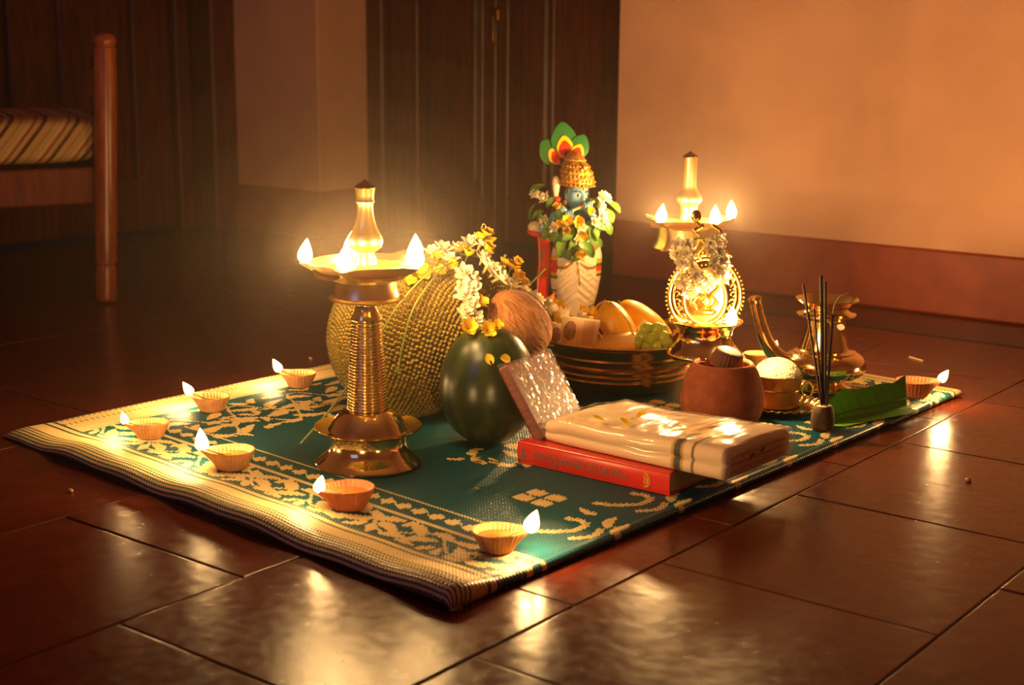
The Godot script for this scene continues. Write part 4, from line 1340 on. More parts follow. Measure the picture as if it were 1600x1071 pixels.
	var make := func(grow: float, wob: float, x0_: float, x1_: float, nx: int, col) -> MB:
		var rows := []
		for i in nx + 1:
			var f := float(i) / nx
			var x := lerpf(x0_, x1_, f)
			var row := PackedVector3Array()
			var end := smoothstep(0.0, 0.12, f)
			for k in prof.size() - 1:
				var p: Vector2 = prof[k]
				var mid := Vector2(-75, 17)
				var d := (p - mid)
				var thick := lerpf(0.72, 1.0, end) * (1.0 - 0.10 * sin(f * 5.0))
				var z := mid.x + d.x * (1.0 + grow / 75.0) * lerpf(0.95, 1.0, end)
				var y := p.y * thick + (grow if p.y > 6 else -0.1)
				if p.y > 6:
					y += wob * (fast.get_noise_3d(x * 22.0, z * 0.03, 2.0) * 1.6 + (1.0 - 2.4 * absf(fast.get_noise_3d(x * 14.0 + z * 0.02, z * 0.055, 9.0))) * 1.3)
				row.append(Vector3(x, y * 0.001, z * 0.001))
			rows.append(row)
		for e in 2:
			var cap := PackedVector3Array()
			var src: PackedVector3Array = rows[0] if e == 0 else rows[-1]
			for p in src:
				cap.append(Vector3(p.x + (-0.003 if e == 0 else 0.004), 0.017 + (p.y - 0.017) * 0.85, -0.075 + (p.z + 0.075) * 0.96))
			var cap2 := PackedVector3Array()
			for p in src:
				cap2.append(Vector3(p.x + (-0.003 if e == 0 else 0.004), 0.017 + (p.y - 0.017) * 0.02, -0.075 + (p.z + 0.075) * 0.6))
			if e == 0:
				rows.push_front(cap)
				rows.push_front(cap2)
			else:
				rows.append(cap)
				rows.append(cap2)
		return mb().grid(rows, true, col, true)
	var wcol := func(_i, _j, p: Vector3) -> Color:
		var x := p.x * 1000
		if x > 197 and x < 206: return hexl("2a1d12")
		if (x > 193 and x < 197) or (x > 206 and x < 210): return hexl("b98a2c")
		if x > 222 and x < 224.5: return hexl("6a4a22")
		return hexl("dcbc92")
	obj("cloth", make.call(0.0, 0.35, 0.0, 0.264, 140, wcol), mat("cotton", Color.WHITE, 0.85, 0.0, {"vertex_color_use_as_albedo": true}), c)
	# dark eyelets of the folded border on the cut end
	obj("border_mark", mb().add(ellipsoid(Vector3(0.0006, 0.0022, 0.007)), Transform3D(Basis(Vector3.RIGHT, 0.3), Vector3(0.2682, 0.019, -0.06))).add(ellipsoid(Vector3(0.0006, 0.0020, 0.006)), Transform3D(Basis(Vector3.RIGHT, 0.2), Vector3(0.2682, 0.022, -0.085))), M.burnt, c)
	for k in 3:
		var y := 0.009 + k * 0.0085
		obj("fold_line", mb().tube(smooth([Vector3(0.2685, y, -0.012), Vector3(0.2688, y + 0.001, -0.06), Vector3(0.2688, y + 0.0006, -0.11), Vector3(0.2685, y, -0.138)], 4), 0.0007, 5), mat("fold_shade", Color("a5865e"), 0.9) if not M.has("fold_shade") else M.fold_shade, c)
	obj("plastic_wrap", make.call(1.6, 1.0, -0.006, 0.271, 150, null), M.cellophane, c)
	# flat red packet in crinkled wrap, leaning on the watermelon
	var e1 := Vector3(-0.014, 0.0, -0.115)
	var e2 := Vector3(0.058, -0.088, 0.003)
	var X := e1.normalized()
	var Y := (-e2).normalized()
	var Zn := X.cross(Y).normalized()
	if Zn.x < 0:
		Zn = -Zn
	Y = Zn.cross(X).normalized()
	if Y.y < 0:
		Y = -Y
	var p := thing("wrapped_packet", "flat red packet in crinkled clear wrap leaning against the watermelon and coconut", "packet", Vector3(-1.058, 0.0435, -1.412) + e1 / 2)
	p.basis = Basis(X, Y, X.cross(Y))
	var zs := signf(X.cross(Y).dot(Zn))
	var L := 0.0575
	var Hh := 0.107
	var pk := mb()
	pk.box(Vector3(-L, 0.0, -0.016 * zs if zs > 0 else 0.0), Vector3(L, Hh, 0.0 if zs > 0 else 0.016), 0.003)
	obj("red_cloth", pk, mat("red_silk", Color("8f3020"), 0.5, 0.0, {"albedo_texture": noise_tex(23, 0.03, 256, 3, Color(0.55, 0.5, 0.5), Color(1, 0.95, 0.9))}.merged(tri_map(Vector3(3, 26, 3), false))), p)
	var wr := []
	for i in 31:
		var row := []
		for j in 33:
			var inner := i > 1 and j > 1 and i < 29 and j < 31
			var x := lerpf(-L - 0.0025, L + 0.0025, j / 32.0) + (rng.randf_range(-0.0012, 0.0012) if inner else 0.0)
			var y := lerpf(-0.001, Hh + 0.005, i / 30.0) + (rng.randf_range(-0.0012, 0.0012) if inner else 0.0)
			var z := 0.0038 + 0.0022 * fast.get_noise_3d(x * 45, y * 40, 1.0) + rng.randf_range(-0.00075, 0.00075)
			if not inner:
				z = -0.010 if (i == 0 or j == 0 or i == 30 or j == 32) else 0.0012
			row.append(Vector3(x, y, z))
		wr.append(row)
	var wrap := mb()
	for i in 30:
		for j in 32:
			if (i + j) % 2 == 0:
				wrap.tri(wr[i][j], wr[i][j + 1], wr[i + 1][j + 1])
				wrap.tri(wr[i][j], wr[i + 1][j + 1], wr[i + 1][j])
			else:
				wrap.tri(wr[i][j], wr[i][j + 1], wr[i + 1][j])
				wrap.tri(wr[i][j + 1], wr[i + 1][j + 1], wr[i + 1][j])
	var foil := mat("crinkled_wrap", Color(1, 0.97, 0.93, 0.05), 0.16, 0.0, {"transparency": BaseMaterial3D.TRANSPARENCY_ALPHA, "cull_mode": 2, "metallic_specular": 1.0})
	obj("clear_wrap", wrap, foil, p)

# ------------------------------------------------------------------ pots, kindi, plate, incense, leaf
func pots() -> void:
	var t := thing("clay_pot", "round terracotta pot with an open mouth behind the plastic wrapped cloth", "pot", Vector3(-0.99, MAT_Y, -1.743), VIEW_YAW)
	obj("body", lathe([0, 0, 44, 0, 50, 3, 55, 10, 58.3, 20, 59.6, 32, 58.8, 46, 55, 60, 50, 72, 45.5, 81, 42.5, 85, 40.5, 86.5, 38.5, 85, 38, 81, 44, 66, 52, 44, 52, 24, 40, 6, 0, 5], 72), M.terracotta, t)
	var lid := obj("ribbed_lid", lathe([0, 24, 14, 23, 19, 20, 22, 10, 24.5, 0, 22.5, 0, 20, 8, 0, 12], 90, func(q: Vector3, a: float, p: Vector2) -> Vector3: return q + Vector3(cos(a), 0, sin(a)) * (0.0008 * cos(a * 26.0) if p.x > 0.015 else 0.0)), mat("lid_clay", Color("633c24"), 0.8), t, Vector3(0.002, 0.083, 0.004))
	lid.rotation = Vector3(0.2, 0, -0.28)
	# brass plate with fluted rim
	t = thing("brass_plate", "shallow brass plate with a fluted rim under the rice measure", "plate", Vector3(-0.955, MAT_Y, -1.858), VIEW_YAW)
	obj("dish", lathe([0, 0.3, 46, 0.3, 52, 3, 61, 9, 63, 10.5, 62, 11.5, 59, 10, 54, 5, 46, 2.2, 0, 2], 128, func(q: Vector3, a: float, p: Vector2) -> Vector3: return q + Vector3(0, 0.0013 * cos(a * 32.0) * smoothstep(0.046, 0.058, p.x), 0)), M.brass, t)
	# measure of rice
	t = thing("rice_measure", "round brass rice measure heaped with white rice on the brass plate", "rice measure", Vector3(-0.972, MAT_Y + 0.0024, -1.872), VIEW_YAW)
	obj("cup", lathe([0, 0, 33, 0, 35, 1, 35, 4, 33.5, 6, 34.5, 24, 33.8, 26, 35.2, 28, 36, 42, 37.5, 44, 37.5, 47, 36, 47.5, 34.5, 46, 33, 8, 0, 6], 64), M.old_brass, t)
	var heap := ellipsoid(Vector3(0.0345, 0.028, 0.0345), 24, 40, func(p: Vector3, _t, _a) -> Vector3: return p * (1.0 + 0.03 * fast.get_noise_3d(p.x * 9, p.y * 9, p.z * 9)))
	var rc := obj("rice", heap, M.rice, t, Vector3(0, 0.042, 0))
	stuff(rc)
	var gm := MultiMesh.new()
	gm.transform_format = MultiMesh.TRANSFORM_3D
	gm.mesh = ellipsoid(Vector3(0.0006, 0.0022, 0.0006), 5, 6).mesh()
	gm.instance_count = 1500
	for k in 1500:
		var a := rng.randf() * TAU
		var e := acos(rng.randf_range(0.12, 1.0))
		var p := Vector3(sin(e) * cos(a) * 0.0347, cos(e) * 0.0283, sin(e) * sin(a) * 0.0347)
		var b := frame_to(p / Vector3(0.0345, 0.028, 0.0345), rng.randf() * TAU) * Basis(Vector3.RIGHT, rng.randf_range(-0.5, 0.5))
		gm.set_instance_transform(k, Transform3D(b, p))
	var mi := MultiMeshInstance3D.new()
	mi.name = "rice_grains"
	mi.multimesh = gm
	mi.material_override = M.rice
	rc.add_child(mi)
	stuff(mi)
	var ring := []
	for k in 25:
		var a := TAU * k / 24
		ring.append(Vector3(0.0375 + 0.007 + 0.008 * cos(a), 0.024 + 0.012 * sin(a), 0.006))
	obj("ring_handle", mb().tube(ring, 0.0016, 8, false), M.brass, t)
	# kindi
	t = thing("kindi", "tall necked brass water vessel with a long curved spout at the right", "spouted vessel", Vector3(-0.97, MAT_Y, -2.022), VIEW_YAW)
	obj("body", lathe([0, 0.5, 42, 0.5, 44.5, 2, 43, 4.5, 33, 7.5, 28, 10.5, 29, 13, 40, 17, 52, 21.5, 60, 26.5, 64, 32, 65.4, 37, 64.4, 39.5, 65, 42, 63.4, 48, 59, 53.5, 53, 57.5, 47, 59.3, 47.6, 61, 41, 62.5, 38.5, 66, 36.5, 74, 34, 82, 31.5, 92, 30.2, 102, 29.4, 110, 32, 112.5, 40, 115.5, 46, 118, 45.6, 119.5, 38, 121.5, 33, 125.5, 32.5, 129.5, 35.5, 132, 43, 138, 48.8, 142, 48, 143.5, 42, 139, 34, 131, 28, 126, 27, 112, 28, 80, 0, 70], 80), M.brass, t)
	var sp := smooth([Vector3(-0.05, 0.040, 0.004), Vector3(-0.072, 0.050, 0.005), Vector3(-0.089, 0.070, 0.006), Vector3(-0.101, 0.098, 0.006), Vector3(-0.109, 0.125, 0.006), Vector3(-0.114, 0.146, 0.006)], 6)
	var rad := []
	for k in sp.size():
		rad.append(lerpf(0.0145, 0.0098, minf(1.0, k / 22.0)) + (0.0015 if k > sp.size() - 4 else 0.0))
	obj("spout", mb().tube(sp, rad, 20, false), M.brass, t)
	tag(obj("flower_petal", petal_shape(0.013, 0.010, hexl("e8d8b8")), M.petal, null, Vector3(-0.925, 0.118, -1.992)), "cream petal stuck to the neck of the spouted vessel", "petal", "").rotation = Vector3(0, 0.7, 1.2)
	# incense sticks in a banana stub
	t = thing("banana_stub", "short brown banana piece holding the incense sticks at the mat's edge", "banana", Vector3(-0.858, MAT_Y, -1.794), VIEW_YAW)
	obj("peel", lathe([0, 0, 13, 0, 15.5, 4, 16, 14, 15, 24, 13.5, 31, 11, 34.5, 9.5, 33, 0, 32], 14, func(q: Vector3, a: float, _p) -> Vector3: return Vector3(q.x * (1.0 + 0.06 * cos(a * 4.0)), q.y, q.z * (1.0 + 0.06 * cos(a * 4.0)))), mat("banana_peel", Color("60431f"), 0.7, 0.0, {"albedo_texture": noise_tex(26, 0.04, 128, 4, Color(0.45, 0.38, 0.32), Color(1, 1, 1))}.merged(tri_map(Vector3(12, 12, 12), false))), t)
	obj("flesh", lathe([9.5, 33.2, 6, 34.5, 0, 35], 14), mat("banana_flesh", Color("d8b98a"), 0.7), t)
	# sticks: foot and head offsets in local metres
	var st := [["incense stick leaning furthest left of the five in the banana piece", Vector3(-0.002, 0.03, 0.003), Vector3(-0.030, 0.200, -0.03), 1.0], ["short burning incense stick with a red tip, second from left", Vector3(0.0, 0.03, 0.0), Vector3(-0.0135, 0.166, -0.03), 0.9], ["thickest dark incense stick standing tallest in the middle", Vector3(0.001, 0.03, -0.002), Vector3(-0.005, 0.212, -0.035), 1.5], ["dark incense stick just right of the tallest one", Vector3(0.003, 0.03, 0.0), Vector3(-0.0005, 0.205, -0.025), 1.1], ["incense stick with long curved ash at its tip, rightmost", Vector3(0.004, 0.03, 0.002), Vector3(0.011, 0.160, -0.02), 1.1]]
	var bs := Basis(Vector3.UP, VIEW_YAW)
	for q in st:
		var s := thing("incense_stick", q[0], "incense stick", Vector3(-0.858, MAT_Y, -1.794), VIEW_YAW, "incense sticks in the banana piece")
		obj("stick", mb().tube([q[1], q[2]], 0.0016 * q[3], 8), mat("incense", Color("2b2018"), 0.95) if not M.has("incense") else M.incense, s)
		if q[3] == 0.9:
			obj("ember", mb().tube([q[2], q[2] + Vector3(-0.0006, 0.006, 0)], 0.0015, 7), mat("ember_glow", Color("d8481c"), 0.8, 0.0, {"emission_enabled": true, "emission": Color(1.0, 0.25, 0.06), "emission_energy_multiplier": 0.35}), s)
		if q[0].begins_with("incense stick with"):
			obj("ash", mb().tube(smooth([q[2], q[2] + Vector3(0.002, 0.014, 0), q[2] + Vector3(0.009, 0.025, 0), q[2] + Vector3(0.021, 0.0305, 0)], 6), 0.0013, 7), mat("ash_grey", Color("b59a78"), 0.95), s)
	# green leaf curled over at the edge of the mat
	var lf := mb()
	var rows := []
	# stations along the blade: near tip by the banana stub to the far cut end
	for i in 25:
		var f := i / 24.0
		var base := Vector3(-0.872, 0, -1.800).lerp(Vector3(-0.814, 0, -1.985), f)
		var wid := 0.016 + 0.030 * sin(PI * minf(1.0, f * 0.62 + 0.05)) 
		var hh := 0.006 + 0.036 * smoothstep(0.0, 0.34, f) + 0.004 * sin(f * 9.0) - 0.006 * smoothstep(0.65, 0.85, f) + 0.010 * smoothstep(0.86, 1.0, f)
		var row := PackedVector3Array()
		for k in 15:
			var g := k / 14.0
			# from the mat edge (flat) inward, then curling up
			var a := g * 1.9
			var out := Vector3(0.62, 0, 0.30)
			var p := base + out.normalized() * (0.026 * (1.0 - smoothstep(0.0, 0.35, g)) * smoothstep(0.0, 0.2, f))
			p += Vector3(-0.55, 0, -0.25) * wid * 0.35 * sin(maxf(0.0, a - 0.5))
			p.y = MAT_Y + 0.0016 + hh * smoothstep(0.25, 1.0, g) + 0.0012 * sin(k * 1.3 + f * 6.0) * g
			row.append(p)
		rows.append(row)
	var lc := func(i, k, _p) -> Color:
		var v := absf(fposmod(i + k * 0.45, 2.4) - 1.2) / 1.2
		return hexl("568a20").lerp(hexl("78a632"), v * 0.5)
	lf.grid(rows, false, lc)
	var ob := obj("blade", lf, M.leaf)
	remove_child(ob)
	used.erase("blade")
	var lt := thing("banana_leaf", "green banana leaf piece curling up at the mat's right edge", "leaf", Vector3.ZERO)
	ob.name = "blade"
	lt.add_child(ob)
	obj("midrib", mb().tube(smooth([rows[1][7] + Vector3(0.001, 0, 0.001), rows[8][7] + Vector3(0.001, 0, 0.001), rows[16][7] + Vector3(0.001, 0, 0.001), rows[24][7] + Vector3(0.001, 0, 0.001)], 5), 0.0012, 6), mat("midrib_green", Color("6d9a3a"), 0.5), lt)

# ------------------------------------------------------------------ flowers
func petal_shape(ln: float, wd: float, col: Color, cup := 0.25, curl := 0.15) -> MB:
	var rows := []
	for i in 6:
		var t := i / 5.0
		var w := wd / 2 * pow(sin(PI * clampf(0.06 + 0.90 * t, 0.0, 1.0)), 0.7)
		var row := PackedVector3Array()
		for k in 5:
			var x := (k - 2) / 2.0
			row.append(Vector3(x * w, t * ln, curl * ln * t * t + cup * w * x * x))
		rows.append(row)
	return mb().grid(rows, false, col)

var flower_meshes := {}
func flower(kind: String) -> ArrayMesh:
	if flower_meshes.has(kind):
		return flower_meshes[kind]
	var m := mb()
	if kind.begins_with("white"):
		var c := hexl("f3ead2")
		for layer in 3:
			var n: int = [6, 6, 4][layer]
			var ln: float = [0.0135, 0.011, 0.007][layer]
			for k in n:
				var a := TAU * k / n + layer * 0.5 + rng.randf_range(-0.15, 0.15)
				var b := Basis(Vector3.BACK, a) * Basis(Vector3.RIGHT, 0.18 + layer * 0.42 + rng.randf_range(-0.15, 0.2))
				m.add(petal_shape(ln, ln * 0.62, c, 0.3, 0.22), Transform3D(b, Vector3(0, 0, layer * 0.0012)))
		m.tube([Vector3(0, 0, -0.009), Vector3(0, 0, 0.001)], [0.0012, 0.0024], 6, true, hexl("b8b070"))
	elif kind.begins_with("yellow"):
		var c := hexl("f4cf1e")
		for k in 5:
			var a := TAU * k / 5 + rng.randf_range(-0.2, 0.2)
			var b := Basis(Vector3.BACK, a) * Basis(Vector3.RIGHT, 0.45 + rng.randf_range(-0.2, 0.35))
			m.add(petal_shape(0.0125, 0.0115, c.lerp(hexl("e0a818"), rng.randf() * 0.5), 0.5, 0.3), Transform3D(b, Vector3.ZERO))
		for k in 3:
			m.tube(smooth([Vector3(0, 0, 0.001), Vector3(0.002 * (k - 1), 0.003, 0.008), Vector3(0.004 * (k - 1), 0.009, 0.008)], 3), 0.0005, 4, true, hexl("c7a63a"))
		m.tube([Vector3(0, 0, -0.012), Vector3(0, 0, 0.001)], [0.0007, 0.0014], 5, true, hexl("6e7a34"))
	else:
		var c := hexl("5d8a34")
		var rows := []
		for i in 9:
			var t := i / 8.0
			var w := 0.0075 * pow(sin(PI * clampf(0.04 + 0.94 * t, 0.0, 1.0)), 0.8)
			var row := PackedVector3Array()
			for k in 5:
				var x := (k - 2) / 2.0
				row.append(Vector3(x * w, t * 0.026, 0.004 * sin(t * 2.6) + 0.3 * w * absf(x)))
			rows.append(row)
		m.grid(rows, false, func(_i, k, _p): return c.lerp(hexl("7fa548"), 0.6 if k == 2 else 0.15))
	flower_meshes[kind] = m.mesh()
	return flower_meshes[kind]

func place_flowers(parent: Node3D, kind: String, at: Array, out_from: Vector3, s0: float, scale_xyz := 0.001, push := 0.004) -> void:
	var nm: String = {"white": "white_flower", "yellow": "yellow_flower", "leaf": "leaf"}[kind]
	for i in range(0, at.size(), 3):
		var p := Vector3(at[i], at[i + 1], at[i + 2]) * scale_xyz
		var d := (p - out_from).normalized()
		d = (d + Vector3(rng.randf_range(-0.45, 0.45), rng.randf_range(-0.3, 0.5), rng.randf_range(-0.45, 0.45))).normalized()
		var o := obj(nm, flower(kind + str(i / 3 % 3)), M.leaf if kind == "leaf" else M.petal, parent, p + d * push)
		var roll := rng.randf() * TAU
		if kind == "leaf":
			roll = PI + rng.randf_range(-0.8, 0.8)
			o.position = p + Vector3(0, 0.010, 0)
		o.basis = frame_to(d, roll, s0 * rng.randf_range(0.88, 1.12))

func garlands() -> void:
	# flowers over the jackfruit, trailing down to the bowl and the figurine's feet
	var g := thing("flower_garland", "garland of white and yellow flowers over the jackfruit trailing to the bowl", "garland", Vector3(-1.33, 0, -1.49))
	var o := Vector3(-1.33, 0.0, -1.49)
	var rel := func(a: Array) -> Array:
		var r := []
		for i in range(0, a.size(), 3):
			r.append_array([a[i] + 1330, a[i + 1], a[i + 2] + 1490])
		return r
	var W := [-1325, 242, -1471, -1310, 245, -1485, -1310, 248, -1505, -1279, 239, -1486, -1302, 248, -1526, -1286, 255, -1539, -1277, 255, -1546, -1266, 238, -1538, -1246, 230, -1523, -1236, 223, -1525, -1230, 217, -1528, -1254, 224, -1483, -1245, 218, -1486, -1247, 210, -1472, -1238, 206, -1480, -1239, 198, -1470, -1232, 189, -1472, -1233, 173, -1462, -1226, 170, -1471, -1227, 162, -1466, -1241, 197, -1574, -1260, 183, -1620, -1279, 167, -1666, -1289, 155, -1694, -1314, 125, -1770, -1293, 122, -1760, -1290, 124, -1775, -1277, 122, -1772, -1270, 120, -1777, -1301, 140, -1733]
	var Y := [-1295, 241, -1478, -1297, 245, -1530, -1274, 243, -1515, -1268, 233, -1484, -1274, 225, -1462, -1287, 222, -1449, -1299, 218, -1438, -1295, 227, -1452, -1270, 242, -1550, -1237, 223, -1537, -1225, 187, -1483, -1278, 261, -1548, -1273, 269, -1554, -1273, 255, -1564, -1270, 249, -1552, -1249, 228, -1562, -1246, 221, -1576, -1248, 227, -1589, -1250, 208, -1595, -1256, 196, -1613, -1248, 206, -1583, -1186, 168, -1414, -1164, 168, -1426, -1155, 170, -1436, -1355, 127, -1816, -1346, 128, -1824, -1340, 118, -1826, -1291, 126, -1736, -1314, 113, -1845, -1304, 113, -1852]
	place_flowers(g, "white", rel.call(W), Vector3(0, 0.12, -0.03), 1.22)
	place_flowers(g, "yellow", rel.call(Y), Vector3(0, 0.12, -0.03), 1.1)
	var string := [Vector3(-1320, 243, -1475), Vector3(-1300, 247, -1515), Vector3(-1268, 242, -1542), Vector3(-1240, 218, -1535), Vector3(-1242, 200, -1572), Vector3(-1262, 182, -1620), Vector3(-1288, 158, -1690), Vector3(-1305, 130, -1750), Vector3(-1330, 116, -1810), Vector3(-1312, 110, -1850)].map(func(p): return p * 0.001 - o)
	obj("string", mb().tube(smooth(string, 6), 0.0016, 6), mat("thread", Color("5b6a34"), 0.9), g)
	obj("string", mb().tube(smooth([Vector3(-1279, 238, -1495), Vector3(-1250, 222, -1482), Vector3(-1240, 200, -1468), Vector3(-1232, 168, -1462), Vector3(-1222, 152, -1450)].map(func(p): return p * 0.001 - o), 6), 0.0011, 6), M.thread, g)
	# upright flower stalk with a wire loop at the top
	obj("flower_stalk", mb().tube(smooth([Vector3(-1266, 236, -1552), Vector3(-1272, 262, -1552), Vector3(-1273, 278, -1553)].map(func(p): return p * 0.001 - o), 5), 0.0015, 6), M.thread, g)
	var loop := []
	for k in 17:
		var a := TAU * k / 16
		loop.append(Vector3(-1.2735 + 0.0022 * cos(a), 0.2825 + 0.0065 * sin(a), -1.553 - 0.0015 * cos(a)) - o)
	obj("stalk_loop", mb().tube(loop, 0.0008, 6, false), M.gold, g)
	for c in [[[-1251, 232, -1565], [-1246, 246, -1568]], [[-1262, 190, -1640], [-1252, 207, -1655], [-1246, 216, -1662]], [[-1245, 195, -1560], [-1243, 180, -1552], [-1236, 168, -1545]]]:
		var ps := []
		for p in c:
			ps.append(Vector3(p[0], p[1], p[2]) * 0.001 - o)
		obj("stem", mb().tube(smooth(ps, 4) if ps.size() > 2 else ps, 0.0017, 6), mat("stem_green", Color("7d8a3c"), 0.6) if not M.has("stem_green") else M.stem_green, g)
	# long grass stalks hanging over the jackfruit
	var strands := [
		["long pale green flower stalk drooping left over the jackfruit onto the mat", [Vector3(-1.276, 0.245, -1.506), Vector3(-1.262, 0.2405, -1.455), Vector3(-1.258, 0.232, -1.410), Vector3(-1.275, 0.19, -1.37), Vector3(-1.300, 0.12, -1.335), Vector3(-1.328, 0.06, -1.30), Vector3(-1.353, 0.0155, -1.269)]],
		["short green flower stalk hanging straight down the jackfruit's front", [Vector3(-1.278, 0.242, -1.495), Vector3(-1.268, 0.232, -1.449), Vector3(-1.270, 0.19, -1.402), Vector3(-1.276, 0.14, -1.386), Vector3(-1.283, 0.10, -1.384)]]]
	for s in strands:
		tag(obj("flower_stalk", mb().tube(smooth(s[1], 8), 0.0013, 7), M.stem_green), s[0], "stalk", "flower stalks on the jackfruit")
	# garland round the figurine's neck
	g = thing("neck_garland", "garland of green leaves with white and yellow flowers round the figurine's neck", "garland", Vector3(-1.463, MAT_Y, -2.039), VIEW_YAW)
	var c0 := Vector3(0, 0.22, -0.03)
	place_flowers(g, "leaf", [-57, 277, 18, -70, 246, 25, -76, 236, 25, -38, 257, 25, -62, 237, 28, 51, 238, 22, 59, 224, 20, 46, 216, 30, 34, 218, 36, 25, 209, 40, 14, 198, 44, 29, 193, 40, 1, 190, 44, -10, 184, 44, -25, 190, 44, -38, 195, 42, -42, 204, 40, -27, 175, 42, -12, 170, 42, 7, 167, 42, 21, 182, 42, -5, 207, 46, -50, 212, 36, -20, 201, 46, 54, 249, 18, 22, 254, 26, -34, 238, 34], c0, 1.05)
	var more := []
	for k in 34:
		var a := PI * (1.04 + 0.92 * k / 33.0)
		var q := rng.randf_range(0.0, 1.0)
		more.append_array([int(-8 + 52 * cos(a) * (1.0 - 0.25 * q)), int(238 + 58 * sin(a) * (0.55 + 0.45 * q)), int(26 + 16 * absf(sin(a)) + 4 * q)])
	place_flowers(g, "leaf", more, c0, 0.9)
	place_flowers(g, "white", [-70, 267, 20, -51, 261, 15, -50, 227, 35, -36, 215, 45, 4, 216, 45, 37, 267, 25, 45, 263, 22, 35, 252, 30, 41, 237, 35, 45, 227, 30, 30, 224, 38, 1, 201, 45], c0, 0.98)
	place_flowers(g, "yellow", [-33, 246, 38, -18, 229, 45, -14, 216, 48, 6, 231, 46, 0, 226, 48, 19, 245, 36, 8, 178, 45, 10, 207, 46, -26, 224, 45], c0, 1.0)
	var nk := []
	for k in 33:
		var a := TAU * k / 32
		nk.append(Vector3(0.045 * cos(a), 0.232 + 0.012 * sin(a) * -1.0, 0.012 + 0.024 * sin(a)))
	obj("string", mb().tube(nk, 0.0014, 6, false), M.thread, g)
	# garland on the ornate lamp
	g = thing("jasmine_garland", "thick white jasmine garland hung over the back plate of the ornate lamp", "garland", Vector3(-1.051, 0.017, -1.794), VIEW_YAW)
	place_flowers(g, "white", [-44, 243, 14, -33, 244, 16, -44, 229, 16, -31, 231, 18, -23, 223, 18, -39, 217, 20, -26, 212, 22, -33, 202, 24, -19, 200, 24, -39, 191, 26, -23, 190, 26, 0, 245, 14, 9, 247, 14, 0, 233, 16, 13, 235, 14, 19, 229, 12, 6, 223, 18, 18, 219, 14, 0, 212, 20, 14, 208, 18, 21, 212, 14, 6, 198, 24, 18, 196, 20, -4, 193, 26, -13, 185, 28, -27, 178, 28], Vector3(-0.012, 0.27, -0.06), 1.0)
	obj("string", mb().tube(smooth([Vector3(-0.04, 0.185, 0.0), Vector3(-0.04, 0.22, 0.0), Vector3(-0.03, 0.24, 0.0), Vector3(-0.01, 0.246, -0.004), Vector3(0.008, 0.24, 0.0), Vector3(0.016, 0.22, 0.0), Vector3(0.012, 0.195, 0.004)], 5), 0.0014, 6), M.thread, g)

